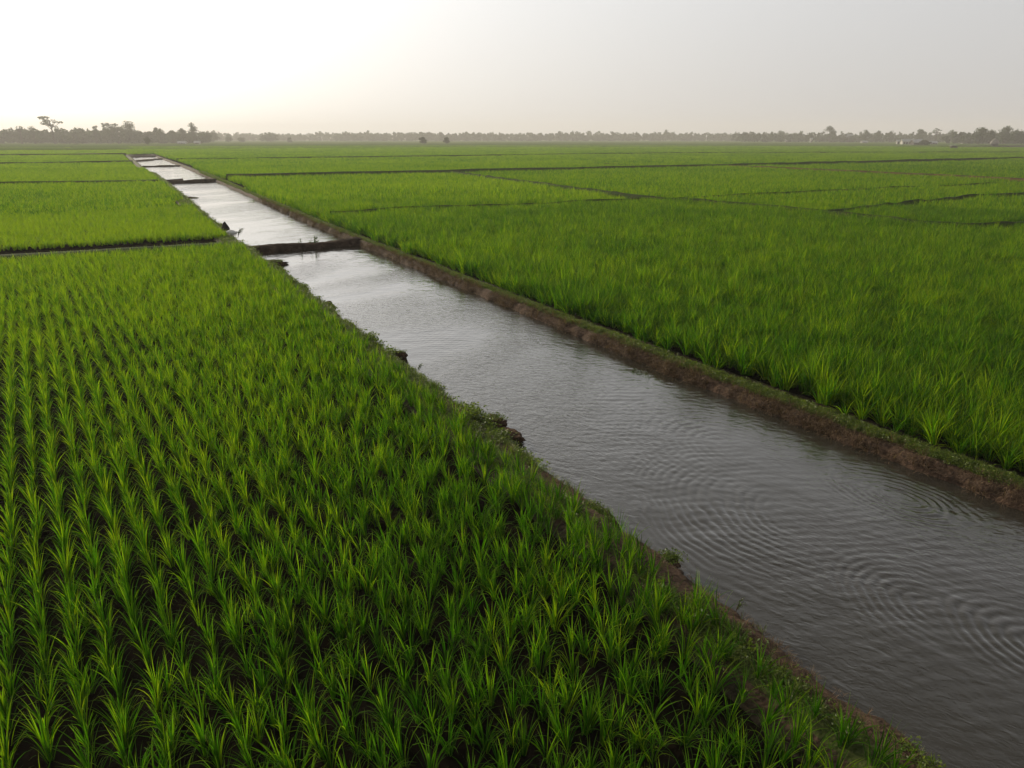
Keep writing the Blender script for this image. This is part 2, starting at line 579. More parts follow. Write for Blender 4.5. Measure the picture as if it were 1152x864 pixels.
def scatter(name, sets, label=None, cat=None, kind='stuff'):
    """sets: list of (collection, points (n,3), rot (n,3), scale (n,3), tint (n,))"""
    nt = bpy.data.node_groups.new(name + '_scatter', 'GeometryNodeTree')
    nt.interface.new_socket('Geometry', in_out='INPUT', socket_type='NodeSocketGeometry')
    nt.interface.new_socket('Geometry', in_out='OUTPUT', socket_type='NodeSocketGeometry')
    gi = nt.nodes.new('NodeGroupInput')
    go = nt.nodes.new('NodeGroupOutput')
    jn = nt.nodes.new('GeometryNodeJoinGeometry')

    def named(a, t):
        n = nt.nodes.new('GeometryNodeInputNamedAttribute')
        n.data_type = t
        n.inputs['Name'].default_value = a
        return n.outputs['Attribute']
    P, R, Sc, T, K, I = [], [], [], [], [], []
    for k, (colname, p, r, s, t) in enumerate(sets):
        if len(p) == 0:
            continue
        P.append(p)
        R.append(r)
        Sc.append(s)
        T.append(t)
        K.append(np.full(len(p), k))
        I.append(rng.integers(0, 1000, len(p)))
        ci = nt.nodes.new('GeometryNodeCollectionInfo')
        ci.inputs['Collection'].default_value = PC[colname]
        ci.inputs['Separate Children'].default_value = True
        ci.inputs['Reset Children'].default_value = True
        iop = nt.nodes.new('GeometryNodeInstanceOnPoints')
        iop.inputs['Pick Instance'].default_value = True
        cmp_ = nt.nodes.new('FunctionNodeCompare')
        cmp_.data_type = 'INT'
        cmp_.operation = 'EQUAL'
        nt.links.new(named('lod', 'INT'), cmp_.inputs[2])
        cmp_.inputs[3].default_value = k
        nt.links.new(gi.outputs[0], iop.inputs['Points'])
        nt.links.new(cmp_.outputs[0], iop.inputs['Selection'])
        nt.links.new(ci.outputs[0], iop.inputs['Instance'])
        nt.links.new(named('pick', 'INT'), iop.inputs['Instance Index'])
        nt.links.new(named('rot', 'FLOAT_VECTOR'), iop.inputs['Rotation'])
        nt.links.new(named('scl', 'FLOAT_VECTOR'), iop.inputs['Scale'])
        nt.links.new(iop.outputs[0], jn.inputs[0])
    if not P:
        return None
    nt.links.new(jn.outputs[0], go.inputs[0])
    P, R, Sc, T, K, I = map(np.concatenate, (P, R, Sc, T, K, I))
    me = bpy.data.meshes.new(name)
    me.vertices.add(len(P))
    me.vertices.foreach_set('co', P.astype(np.float32).ravel())
    for a, t, d in (('rot', 'FLOAT_VECTOR', R), ('scl', 'FLOAT_VECTOR', Sc), ('itint', 'FLOAT', T), ('lod', 'INT', K), ('pick', 'INT', I)):
        at = me.attributes.new(a, t, 'POINT')
        at.data.foreach_set('vector' if t == 'FLOAT_VECTOR' else 'value', (d.astype(np.int32) if t == 'INT' else d.astype(np.float32)).ravel())
    o = link(name, me, label=label, cat=cat, kind=kind)
    mod = o.modifiers.new('scatter', 'NODES')
    mod.node_group = nt
    return o


def in_view(X, Y, m=3.0, top=False):
    """inside the camera's ground wedge, widened by m metres for a step to the side"""
    lim = 0.78 * np.maximum(Y, 0) + m
    return (np.abs(X) < lim) & (Y > 2.6)


# ------------------------------------------------------------------ canal edges
def edge_left(s):
    s = np.asarray(s, float)
    b = np.interp(s, [-60, 10, 18, 40, 68, 92, 140, 260], [5.2, 5.15, 5.1, 4.95, 5.2, 5.4, 5.1, 5.6])
    b = b * 0.976
    return b + 0.07 * fbm(s * 0.55, s * 0 + 3, 5) + 0.035 * vnoise(s * 3.1, s * 0 + 1, 9)


def edge_right(s):
    s = np.asarray(s, float)
    b = np.interp(s, [-60, 2, 6, 10, 40, 90, 140, 260], [10.5, 10.4, 10.18, 9.97, 9.9, 10.8, 11.3, 11.5])
    b = b * 0.976
    return b + 0.07 * fbm(s * 0.45, s * 0 + 8, 15, 5) + 0.03 * vnoise(s * 3.3, s * 0 + 5, 19)


S_END = 238.0
ds = [-8.0]
while ds[-1] < 262:
    d = max(0.045, 0.0055 * abs(ds[-1]))
    ds.append(ds[-1] + (d if ds[-1] > 0.5 else 0.5))
SG = np.array(ds)


def smooth01(t):
    t = np.clip(t, 0, 1)
    return t * t * (3 - 2 * t)


def strip(name, xs, edge, prof, zone, rough, side, label, mat):
    xs = np.array(xs)
    s, x = np.meshgrid(SG, xs, indexing='ij')
    e = edge(s)
    pz, px, zn = prof(s, x)
    face = np.exp(-((x + 0.05 * side) / 0.28) ** 2)
    rc = fbm(s * 3.0, x * 9 + pz * 6, 31, 5)
    rz = fbm(s * 2.2, x * 6, 41, 5)
    z = pz + 0.03 * fbm(s * 0.7, x * 0 + side, 35) * face + rz * (0.035 * rough + 0.03 * face * rough)
    c_ = e + px + side * rc * 0.10 * face * rough + 0.03 * face * vnoise(s * 14, pz * 18, 53)
    # the canal closes at its far end
    rim = (side > 0) & (x < -1.05) | (side < 0) & (x > 0.85)
    z = np.where(rim, -0.05, z)
    z = np.where((np.abs(x) > 0.6) & ~rim & (z > -0.2), np.maximum(z, 0.004), z)
    k = smooth01((s - S_END) / 6)
    z = np.where(z < -0.02, z * (1 - k) + -0.02 * k, z)
    X, Y = to_world(s, c_)
    V = np.stack([X, Y, z], -1).reshape(-1, 3)
    n, m = s.shape
    i = np.arange(n - 1)[:, None] * m + np.arange(m - 1)[None, :]
    F = np.stack([i, i + 1, i + m + 1, i + m], -1).reshape(-1, 4)
    me = new_mesh(name, V, F, mat, True, {'zone': zn.ravel()})
    return link(name, me, label=label, kind='structure')


def prof_left(s, x):
    # x measured from the water's edge; negative = towards the rice
    br = fbm(s * 0.8, s * 0 + 2, 77)                     # where the soil is laid bare
    w = 0.0
    z = np.interp(x, [-1.1, -0.9, -0.62, -0.40, -0.22, -0.08, 0.02, 0.25, 1.2], [0.0, 0.015, 0.07, 0.06, 0.02, -0.08, -0.20, -0.6, -0.8])
    z = z + 0.05 * br * np.exp(-((x + 0.35) / 0.2) ** 2)
    zn = np.interp(x, [-1.1, -0.85, -0.75, -0.3, -0.12, 0.0, 0.1], [0.2, 0.3, 1.9, 1.75, 1.15, 0.75, 0.0])
    near = np.interp(s, [0, 5, 9, 20], [1.0, 0.8, 0.35, 0.0])
    zn = zn - near * 0.75 * np.exp(-((x + 0.30) / 0.25) ** 2) + 0.35 * br * (x < -0.05)
    return z, x + 0 * s, zn


def prof_right(s, x):
    br = fbm(s * 0.7, s * 0 + 2, 87)
    z = np.interp(x, [-1.0, -0.3, -0.03, 0.02, 0.07, 0.13, 0.22, 0.40, 0.52, 0.65, 0.9],
                  [-0.8, -0.6, -0.25, -0.15, -0.05, 0.01, 0.04, 0.05, 0.03, 0.0, 0.0])
    zn = np.interp(x, [-0.1, -0.02, 0.05, 0.14, 0.27, 0.42, 0.50, 0.9], [0.0, 0.6, 0.9, 1.1, 1.8, 1.7, 0.8, 0.2])
    zn = zn + 0.45 * br * (x > 0.05)
    return z, x + 0 * s, zn


xl = [-1.15] + list(np.linspace(-1.03, -0.7, 6)) + list(np.linspace(-0.65, 0.15, 24)) + [0.3, 0.6, 1.2]
xr = [-1.0, -0.6, -0.3, -0.12] + list(np.linspace(-0.06, 0.7, 28)) + [0.78, 0.84, 0.95]
strip('canal_bank', xl, edge_left, prof_left, None, 1.0, 1, 'ragged left bank of the canal, mossy grass over bare brown soil', M_bank)
strip('canal_bank', xr, edge_right, prof_right, None, 0.8, -1, 'straight right bank of the canal with a grassy crest and brown face', M_bank)


def sheet(name, s_list, fa, fb, z, n, mat, label):
    s = np.array(s_list)
    t = np.linspace(0, 1, n)
    a, b = fa(s), fb(s)
    c_ = a[:, None] + (b - a)[:, None] * t[None, :]
    ss = np.repeat(s[:, None], n, 1)
    X, Y = to_world(ss, c_)
    V = np.stack([X, Y, np.full_like(X, z)], -1).reshape(-1, 3)
    m = n
    i = np.arange(len(s) - 1)[:, None] * m + np.arange(m - 1)[None, :]
    F = np.stack([i, i + 1, i + m + 1, i + m], -1).reshape(-1, 4)
    return V, F


# ground: one sheet to the horizon, the two sides of the canal and beyond its end; the canal bed closes the cut
Vl, Fl = sheet('g', list(SG[::3]) + [SG[-1]], lambda s: s * 0 - 700, lambda s: edge_left(s) - 0.90, 0, 2, M_mud, '')
Vr, Fr = sheet('g', list(SG[::3]) + [SG[-1]], lambda s: edge_right(s) + 0.72, lambda s: s * 0 + 700, 0, 2, M_mud, '')
Vc, Fc = sheet('g', SG, lambda s: edge_left(s) + 1.0, lambda s: edge_right(s) - 0.8, -0.8, 3, M_mud, '')
Vc[:, 2] = -0.8 + 0.78 * smooth01((to_canal(Vc[:, 0], Vc[:, 1])[0] - S_END) / 6)
X0, Y0 = to_world(np.array([262 - 2, 262 - 2, 4500, 4500]), np.array([-4000, 4000, 4000, -4000]))
Vf = np.stack([X0, Y0, np.full(4, -0.012)], -1)
Xa, Ya = to_world(np.array([-8, -8, 262, 262]), np.array([-4000, -699, -699, -4000]))
Va = np.stack([Xa, Ya, np.full(4, -0.012)], -1)
Xb, Yb = to_world(np.array([-8, -8, 262, 262]), np.array([699, 4000, 4000, 699]))
Vb = np.stack([Xb, Yb, np.full(4, -0.012)], -1)
Vs_, Fs_ = [], []
b_ = 0
for v, f in ((Vl, Fl), (Vr, Fr), (Vf, np.array([[0, 1, 2, 3]])), (Va, np.array([[0, 1, 2, 3]])), (Vb, np.array([[0, 1, 2, 3]]))):
    Vs_.append(v)
    Fs_.append(f + b_)
    b_ += len(v)
link('ground', new_mesh('ground', np.concatenate(Vs_), np.concatenate(Fs_), M_mud), label='dark wet mud of the paddies', kind='structure')
link('canal_bed', new_mesh('canal_bed', Vc, Fc, M_mud), label='muddy bed of the canal', kind='structure')

# ------------------------------------------------------------------ water: fine swell and ring waves are real relief
dsw = [-6.0]
while dsw[-1] < 250:
    d = 0.026 if 1.2 < dsw[-1] < 14 else (0.026 * (dsw[-1] / 14) ** 1.3 if dsw[-1] >= 14 else 0.2)
    dsw.append(dsw[-1] + min(d, 2.0))
SW = np.array(dsw)
tw = np.linspace(0, 1, 225)
lo = edge_left(SW) - 0.25
hi = edge_right(SW) + 0.25
cw = lo[:, None] + (hi - lo)[:, None] * tw[None, :]
sw = np.repeat(SW[:, None], len(tw), 1)


def rings(s, c_, s0, c0, lam, amp, r0, r1, ax=1.0, ang=None, width=1.2, seed=1, rot=0.0):
    ds_, dc = s - s0, c_ - c0
    a_, b = ds_ * math.cos(rot) + dc * math.sin(rot), -ds_ * math.sin(rot) + dc * math.cos(rot)
    r = np.sqrt((a_ / ax) ** 2 + b ** 2)
    r = r * (1 + 0.13 * fbm(s * 0.9 + seed, c_ * 0.9, seed)) + 0.06 * fbm(s * 1.6, c_ * 1.6, seed + 3)
    env = smooth01((r - r0 * 0.4) / (r0 + .05)) * (1 - smooth01((r - r1 * 0.55) / (r1 * 0.5)))
    if ang is not None:
        th = np.arctan2(b, a_ / ax)
        dth = np.abs((th - ang + math.pi) % (2 * math.pi) - math.pi)
        env = env * np.exp(-(dth / width) ** 2)
    env = env * np.clip(0.65 + 0.7 * fbm(s * 1.1, c_ * 1.1, seed + 9), 0.1, 1.4)
    w = np.sin(2 * math.pi * r / lam)
    return amp * env * (w + 0.25 * np.cos(4 * math.pi * r / lam))


hz = np.zeros_like(sw)
RG = [  # s0, c0, lam, amp, r0, r1, stretch along, direction, spread
    (4.75, 8.95, 0.100, 0.0024, 0.10, 0.85, 1.6, None, 1, 1, 0.0),
    (5.10, 7.30, 0.125, 0.0034, 0.50, 2.7, 1.2, math.radians(-62), 0.95, 2, 0.0),
    (3.05, 6.95, 0.105, 0.0028, 0.15, 1.15, 1.3, math.radians(-30), 1.25, 3, 0.0),
    (2.15, 7.35, 0.110, 0.0026, 0.12, 1.0, 1.3, math.radians(-40), 1.2, 4, 0.0),
    (6.9, 8.2, 0.13, 0.0016, 0.4, 2.4, 1.5, math.radians(-20), 1.2, 5, 0.0),
]
for g in RG:
    hz += 2.1 * rings(sw, cw, g[0], g[1], g[2], g[3], g[4], g[5], g[6], g[7], g[8], g[9])
# trains of short waves driven down the reach
ph = fbm(sw * 0.8, cw * 0.9, 55, 4) * 7.0
amp = np.clip(0.5 + 1.1 * fbm(sw * 0.30, cw * 0.55, 66), 0.05, 1.3) * smooth01((cw - edge_left(SW)[:, None]) / 1.2)
fade = np.exp(-np.maximum(sw - 20, 0) / 10)
hz += 0.0017 * amp * fade * np.sin(2 * math.pi * (sw * 0.90 + cw * 0.42) / 0.17 + ph)
hz += 0.0007 * amp * fade * np.sin(2 * math.pi * (sw * 0.80 - cw * 0.55) / 0.125 + ph * 1.7)
hz += 0.0038 * fade * fbm(sw * 4.0, cw * 2.2, 91, 4) * (0.4 + 0.6 * amp)
Xw, Yw = to_world(sw, cw)
zw = -0.18 + hz
n_, m_ = sw.shape
i_ = np.arange(n_ - 1)[:, None] * m_ + np.arange(m_ - 1)[None, :]
Fw = np.stack([i_, i_ + 1, i_ + m_ + 1, i_ + m_], -1).reshape(-1, 4)
link('water', new_mesh('water', np.stack([Xw, Yw, zw], -1).reshape(-1, 3), Fw, M_water, True),
     label='murky grey brown canal water mirroring the pale sky', kind='structure')

# ------------------------------------------------------------------ field bunds and paths (polylines in metres)
B1 = [to_world(36.6, -70), to_world(34.9, -6), to_world(34.2, 4.0)]
B2 = [to_world(93, -60), to_world(88.6, -10), to_world(85.5, 4.2)]
B3 = [to_world(158.0, -120), to_world(158.0, -17), to_world(158.2, 4.0)]
B4 = [to_world(234, -180), to_world(234, 4.5)]
R1 = [to_world(88.5, 11.6), (-14.4, 91.6), (11.2, 104.7), (31.7, 114.6), (115.8, 162.5), (200, 210)]
R2 = [(35.0, 116.4), (46.6, 91.6), (54.3, 75.5), (62, 58)]
R3 = [(10.7, 52.0), (15.3, 54.3), (27.6, 60.8), (52.7, 73.2), (75, 84)]
R4 = [(-8.4, 95.2), (4.6, 65.2), (9.9, 53.5), (13.9, 49.1), (18.1, 43.1), (21.0, 37.5), (23.6, 34.9), (27.0, 36.7), (45, 47)]
R5 = [(19.0, 42.3), (26, 47.5), (35.2, 54.3), (41.3, 56.9), (62, 67)]
R6 = [to_world(41.5, 10.9), (-7.1, 44.2), (-2.0, 46.2), (7.5, 50.5), (10.7, 52.0)]
R7 = [to_world(166.0, 12.4), (-27.1, 174.0), (21.5, 202.4), (60.6, 219.1), (200, 232.2)]
R9 = [(15.1, 130.8), (23.2, 112.5)]
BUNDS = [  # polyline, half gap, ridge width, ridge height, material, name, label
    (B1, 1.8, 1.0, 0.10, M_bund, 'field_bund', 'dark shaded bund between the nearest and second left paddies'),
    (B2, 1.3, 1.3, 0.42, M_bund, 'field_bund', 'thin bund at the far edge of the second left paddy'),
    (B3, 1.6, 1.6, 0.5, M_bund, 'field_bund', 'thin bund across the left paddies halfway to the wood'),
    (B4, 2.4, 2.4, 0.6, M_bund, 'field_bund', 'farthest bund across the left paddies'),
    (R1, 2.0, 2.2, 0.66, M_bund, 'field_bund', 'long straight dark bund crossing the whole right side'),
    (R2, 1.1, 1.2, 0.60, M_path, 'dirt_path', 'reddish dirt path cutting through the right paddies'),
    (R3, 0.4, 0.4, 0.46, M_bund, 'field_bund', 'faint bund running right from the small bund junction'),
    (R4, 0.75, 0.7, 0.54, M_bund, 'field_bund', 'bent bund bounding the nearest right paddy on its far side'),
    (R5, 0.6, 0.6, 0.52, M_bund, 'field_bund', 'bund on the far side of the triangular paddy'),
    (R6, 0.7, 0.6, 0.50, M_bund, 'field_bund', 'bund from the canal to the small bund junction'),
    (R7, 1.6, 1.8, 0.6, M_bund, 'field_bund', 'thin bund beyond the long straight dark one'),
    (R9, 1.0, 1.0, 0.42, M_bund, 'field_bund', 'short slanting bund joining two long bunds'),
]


def resample(pl, step):
    pts = [np.array(p, float) for p in pl]
    out = [pts[0]]
    for a, b in zip(pts, pts[1:]):
        L_ = np.linalg.norm(b - a)
        k = max(1, int(L_ / step))
        for i in range(1, k + 1):
            out.append(a + (b - a) * i / k)
    out = np.array(out)
    out2 = out.copy()
    for _ in range(2):
        out2[1:-1] = (out2[:-2] + out2[1:-1] * 2 + out2[2:]) / 4
    return out2


def wob(pl, step=1.0, amt=0.12, seed=0):
    p = resample(pl, step)
    d = np.gradient(p, axis=0)
    d /= np.linalg.norm(d, axis=1)[:, None] + 1e-9
    nn = np.stack([-d[:, 1], d[:, 0]], -1)
    t = np.arange(len(p)) * step
    return p + nn * (amt * fbm(t * 0.12, t * 0 + seed, seed))[:, None], nn


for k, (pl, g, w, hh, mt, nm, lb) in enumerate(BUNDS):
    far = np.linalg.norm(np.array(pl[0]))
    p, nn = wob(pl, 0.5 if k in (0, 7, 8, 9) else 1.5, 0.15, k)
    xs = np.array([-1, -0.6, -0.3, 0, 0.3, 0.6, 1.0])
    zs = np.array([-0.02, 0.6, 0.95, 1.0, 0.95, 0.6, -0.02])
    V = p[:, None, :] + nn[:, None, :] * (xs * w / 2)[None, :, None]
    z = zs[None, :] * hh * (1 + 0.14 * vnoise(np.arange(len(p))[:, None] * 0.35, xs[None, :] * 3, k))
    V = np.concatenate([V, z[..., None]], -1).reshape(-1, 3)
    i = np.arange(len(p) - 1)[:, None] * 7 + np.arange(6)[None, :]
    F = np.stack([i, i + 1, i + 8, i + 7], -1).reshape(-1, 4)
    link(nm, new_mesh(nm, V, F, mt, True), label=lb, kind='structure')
BUND_PTS = [(wob(pl, 0.5, 0.15, k)[0] if False else wob(pl, 0.5 if k in (0, 7, 8, 9) else 1.5, 0.15, k)[0], g) for k, (pl, g, *_r) in enumerate(BUNDS)]


def clear_of_bunds(X, Y, extra=0.0):
    ok = np.ones(len(X), bool)
    for pts, g in BUND_PTS:
        gg = g + extra
        bb = (X > pts[:, 0].min() - gg) & (X < pts[:, 0].max() + gg) & (Y > pts[:, 1].min() - gg) & (Y < pts[:, 1].max() + gg)
        idx = np.nonzero(bb & ok)[0]
        if len(idx) == 0:
            continue
        best = np.full(len(idx), 1e9)
        for a, b in zip(pts, pts[1:]):
            d = b - a
            L2 = (d ** 2).sum()
            px, py = X[idx] - a[0], Y[idx] - a[1]
            t = np.clip((px * d[0] + py * d[1]) / L2, 0, 1)
            best = np.minimum(best, (px - t * d[0]) ** 2 + (py - t * d[1]) ** 2)
        ok[idx[best < gg * gg]] = False
    return ok


def yof(pl, X):
    a = np.array(sorted(pl))
    return np.interp(X, a[:, 0], a[:, 1])


def xof(pl, Y):
    a = np.array(sorted([(p[1], p[0]) for p in pl]))
    return np.interp(Y, a[:, 0], a[:, 1])


def plot_of(X, Y):
    s, c_ = to_canal(X, Y)
    out = np.full(len(X), -1)
    left = c_ < edge_left(s)
    bl1 = np.interp(c_, [-70, -6, 4], [36.6, 34.9, 34.2])
    bl2 = np.interp(c_, [-60, -10, 4.2], [93, 88.6, 85.5])
    out[left & (s < bl1)] = 0
    out[left & (s >= bl1) & (s < bl2)] = 1
    out[left & (s >= bl2) & (s < 158)] = 2
    out[left & (s >= 158)] = 3
    r = ~left
    nearline = np.where(X < 10.7, yof(R6, X), yof([p for p in R4 if p[0] >= 9.9 and p[0] != 23.6] + [(23.6, 34.9)], X))
    nr = r & (Y < nearline)
    l1 = yof(R1, X)
    l2y = xof(R2, Y)
    out[r] = 8
    out[r & (Y < yof(R7, X))] = 7
    out[r & (Y < l1)] = 6
    out[r & (Y < l1) & (X < l2y) & (Y > nearline)] = 5
    out[r & (Y < l1) & (X < xof(R4, Y)) & (Y > nearline)] = 4
    out[r & (X > 19) & (Y > nearline) & (Y < yof(R5, X))] = 9
    out[nr] = 10
    return out


# ------------------------------------------------------------------ rice
ROWA = math.radians(-34.4)
ru = np.array([math.sin(ROWA), math.cos(ROWA)])
rc_ = np.array([math.cos(ROWA), -math.sin(ROWA)])


def grid_points(du, dc, ext, jitter, reg=None):
    a = np.arange(-10, ext, du)
    b = np.arange(-ext, ext, dc)
    A, B = np.meshgrid(a, b, indexing='ij')
    A = A + (np.round(B / dc) % 2) * 0.5 * du
    A, B = A.ravel(), B.ravel()
    A = A + rng.normal(0, jitter, len(A))
    B = B + rng.normal(0, jitter, len(B))
    X = A * ru[0] + B * rc_[0]
    Y = A * ru[1] + B * rc_[1]
    return X, Y


D1, D2, D3 = 52.0, 125.0, 430.0
sets = {k: {} for k in range(11)}


def put(plot, colname, X, Y, z, rot, scl, tint):
    sets[plot].setdefault(colname, []).append((np.stack([X, Y, z], -1), rot, scl, tint))


# near plants, one by one
X, Y = grid_points(0.215, 0.262, 56, 0.014)
k = in_view(X, Y, 2.5) & (np.hypot(X, Y) < D1)
X, Y = X[k], Y[k]
s, c_ = to_canal(X, Y)
# rows loosen towards the canal on the left side
loose = np.clip((c_ + 2.5) / 5, 0, 1) * 0.045
X = X + rng.normal(0, 1, len(X)) * loose
Y = Y + rng.normal(0, 1, len(X)) * loose
far_j = np.clip((np.hypot(X, Y) - 14) / 20, 0, 1) * 0.06
X = X + rng.normal(0, 1, len(X)) * far_j
Y = Y + rng.normal(0, 1, len(X)) * far_j
s, c_ = to_canal(X, Y)
le, re = edge_left(s), edge_right(s)
wl = 0.50 + 0.10 * fbm(s * 0.6, s * 0, 3) + np.interp(s, [0, 4, 8], [0.12, 0.0, 0.0])
k = ((c_ < le - wl) | (c_ > re + 0.54))
k &= clear_of_bunds(X, Y)
k &= rng.random(len(X)) > np.where(c_ > 8, 0.06, 0.025)
X, Y = X[k], Y[k]
s, c_ = to_canal(X, Y)
pl = plot_of(X, Y)
isr = c_ > 8
hn = 1 + 0.14 * fbm(X * 0.5, Y * 0.5, 21, 5) + np.where(isr, 0.30, 0.07) * fbm(X * 1.5, Y * 1.5, 22, 3) + rng.normal(0, 1, len(X)) * np.where(isr, 0.15, 0.10)
ti = 0.20 + 0.36 * fbm(X * 0.22, Y * 0.22, 23, 5) + rng.normal(0, 1, len(X)) * np.where(isr, 0.17, 0.12) + np.where(isr, np.interp(np.hypot(X, Y), [9, 24], [-0.22, -0.04]), np.interp(to_canal(X, Y)[1], [-14, 3], [0.34, 0.03]) * np.interp(Y, [5, 16], [0.35, 1.0]) + np.interp(Y, [6, 20], [-0.14, 0.18]))  # sun's backlight painted in: left plants yellower to the left and with distance
rot = np.stack([rng.normal(0, 0.09, len(X)), rng.normal(0, 0.09, len(X)), rng.uniform(0, 6.28, len(X))], -1)
wx = 1.0 + rng.normal(0, 0.1, len(X))
thick = np.clip(np.hypot(X, Y) / 12.0, 1.0, 2.4)     # fuller clumps where the crop stands thicker
scl = np.stack([wx * (0.78 + 0.22 * thick), wx * (0.78 + 0.22 * thick), hn], -1)
dist = np.hypot(X, Y)
# which of the nearest plants stand as things of their own
r_ = (X * 768) / (Y * math.cos(PITCH) + (H - 0.25) * math.sin(PITCH))
dep = Y * math.cos(PITCH) + (H - 0.25) * math.sin(PITCH)
py = 432 + 768 * ((H - 0.25) * math.cos(PITCH) - Y * math.sin(PITCH)) / dep
vis = (pl == 0) & (np.abs(r_) < 570) & (py < 862)
cand = np.nonzero(vis)[0]
cand = cand[np.argsort(dep[cand])][:300]
isind = np.zeros(len(X), bool)
isind[cand] = True
ONES = ['', 'first', 'second', 'third', 'fourth', 'fifth', 'sixth', 'seventh', 'eighth', 'ninth', 'tenth', 'eleventh', 'twelfth', 'thirteenth',
        'fourteenth', 'fifteenth', 'sixteenth', 'seventeenth', 'eighteenth', 'nineteenth']
TENS = {20: ('twenty', 'twentieth'), 30: ('thirty', 'thirtieth'), 40: ('forty', 'fortieth'), 50: ('fifty', 'fiftieth')}


def ordinal(k):
    if k < 20:
        return ONES[k]
    t = k // 10 * 10
    return TENS[t][1] if k % 10 == 0 else TENS[t][0] + '-' + ONES[k % 10]


rowid = np.round((X * rc_[0] + Y * rc_[1] + 56) / 0.262).astype(int)
rows_seen = sorted(set(rowid[cand]))
which = {}
for ri in rows_seen:
    inrow = [i for i in cand if rowid[i] == ri]
    for q_, i in enumerate(sorted(inrow, key=lambda i: -py[i])):
        which[i] = (rows_seen.index(ri) + 1, q_ + 1)
for i in cand:
    me = rice_near[rng.integers(0, len(rice_near))]
    o = link('rice_plant', me, loc=(X[i], Y[i], 0.0),
             label='green rice plant, %s up from the bottom edge in the %s planting row from left' % (ordinal(which[i][1]), ordinal(which[i][0])), cat='rice plant',
             group='rice plants in the nearest ranks')
    o.rotation_euler = tuple(rot[i])
    o.scale = tuple(scl[i])
    o['itint'] = float(ti[i])
for p_ in range(11):
    kk = (pl == p_) & ~isind & ~isr
    if kk.any():
        put(p_, 'near', X[kk], Y[kk], np.zeros(kk.sum()), rot[kk], scl[kk], ti[kk])
    kk = (pl == p_) & isr
    if kk.any():
        put(p_, 'tall', X[kk], Y[kk], np.zeros(kk.sum()), rot[kk], scl[kk], ti[kk])
print('near plants', len(X))
# towards the canal the left crop stands thicker and the rows close up
lf = (~isr) & (rng.random(len(X)) < 0.45 * np.clip((c_ + 1.5) / 4, 0, 1))
X3 = X[lf] + rng.normal(0, 0.09, lf.sum())
Y3 = Y[lf] + rng.normal(0, 0.09, lf.sum())
s3, c3 = to_canal(X3, Y3)
k = (c3 < edge_left(s3) - 0.50) & clear_of_bunds(X3, Y3)
X3, Y3 = X3[k], Y3[k]
p3 = pl[lf][k]
r3 = np.stack([rng.normal(0, 0.12, len(X3)), rng.normal(0, 0.12, len(X3)), rng.uniform(0, 6.28, len(X3))], -1)
for p_ in (0, 1):
    kk = p3 == p_
    if kk.any():
        put(p_, 'near', X3[kk], Y3[kk], np.zeros(kk.sum()), r3[kk], scl[lf][k][kk] * 0.94, ti[lf][k][kk])
# the tall crop on the right is denser: a second, offset planting
X2 = X[isr] + rng.normal(0, 0.10, isr.sum())
Y2 = Y[isr] + rng.normal(0, 0.10, isr.sum())
s, c_ = to_canal(X2, Y2)
k = (c_ > edge_right(s) + 0.54) & clear_of_bunds(X2, Y2) & (rng.random(len(X2)) < 0.75)
X2, Y2 = X2[k], Y2[k]
p2 = pl[isr][k]
r2 = np.stack([rng.normal(0, 0.12, len(X2)), rng.normal(0, 0.12, len(X2)), rng.uniform(0, 6.28, len(X2))], -1)
h2 = scl[isr][k][:, 2] * rng.normal(0.95, 0.07, len(X2))
for p_ in range(11):
    kk = p2 == p_
    if kk.any():
        put(p_, 'tall', X2[kk], Y2[kk], np.zeros(kk.sum()), r2[kk], np.stack([h2[kk] * 0 + 1, h2[kk] * 0 + 1, h2[kk]], -1), ti[isr][k][kk])

for colname, step, d0, d1, mrg, zs_ in (('p1', 1.0, D1, D2, 0.45, 1.0), ('p3', 3.0, D2, D3, 1.35, 1.0)):
    a = np.arange(-20, 450, step)
    b = np.arange(-400, 460, step)
    A, B = [v.ravel() for v in np.meshgrid(a, b, indexing='ij')]
    X, Y = to_world(A, B)
    dd = np.hypot(X, Y)
    k = in_view(X, Y, 6) & (dd >= d0) & (dd < d1)
    X, Y, A, B = X[k], Y[k], A[k], B[k]
    inside_canal = (A < S_END + 6) & (B > edge_left(A) - 0.55 - mrg) & (B < edge_right(A) + 0.35 + mrg)
    k = ~inside_canal & clear_of_bunds(X, Y, mrg * 0.75)
    X, Y = X[k], Y[k]
    pp = plot_of(X, Y)
    s, c_ = to_canal(X, Y)
    isr = c_ > 8
    hh = np.where(isr, 1.12, 0.85) * (1 + 0.16 * fbm(X * 0.3, Y * 0.3, 21, 4) + rng.normal(0, 0.07, len(X)))
    tt = 0.28 + 0.32 * fbm(X * 0.09, Y * 0.09, 23, 5) + rng.normal(0, 0.05, len(X))
    ro = np.stack([np.zeros(len(X)), np.zeros(len(X)), rng.integers(0, 4, len(X)) * math.pi / 2 - CA * 1.0], -1)
    for p_ in range(11):
        kk = pp == p_
        if kk.any():
            put(p_, colname, X[kk], Y[kk], np.zeros(kk.sum()), ro[kk], np.stack([np.ones(kk.sum()), np.ones(kk.sum()), hh[kk]], -1), tt[kk])

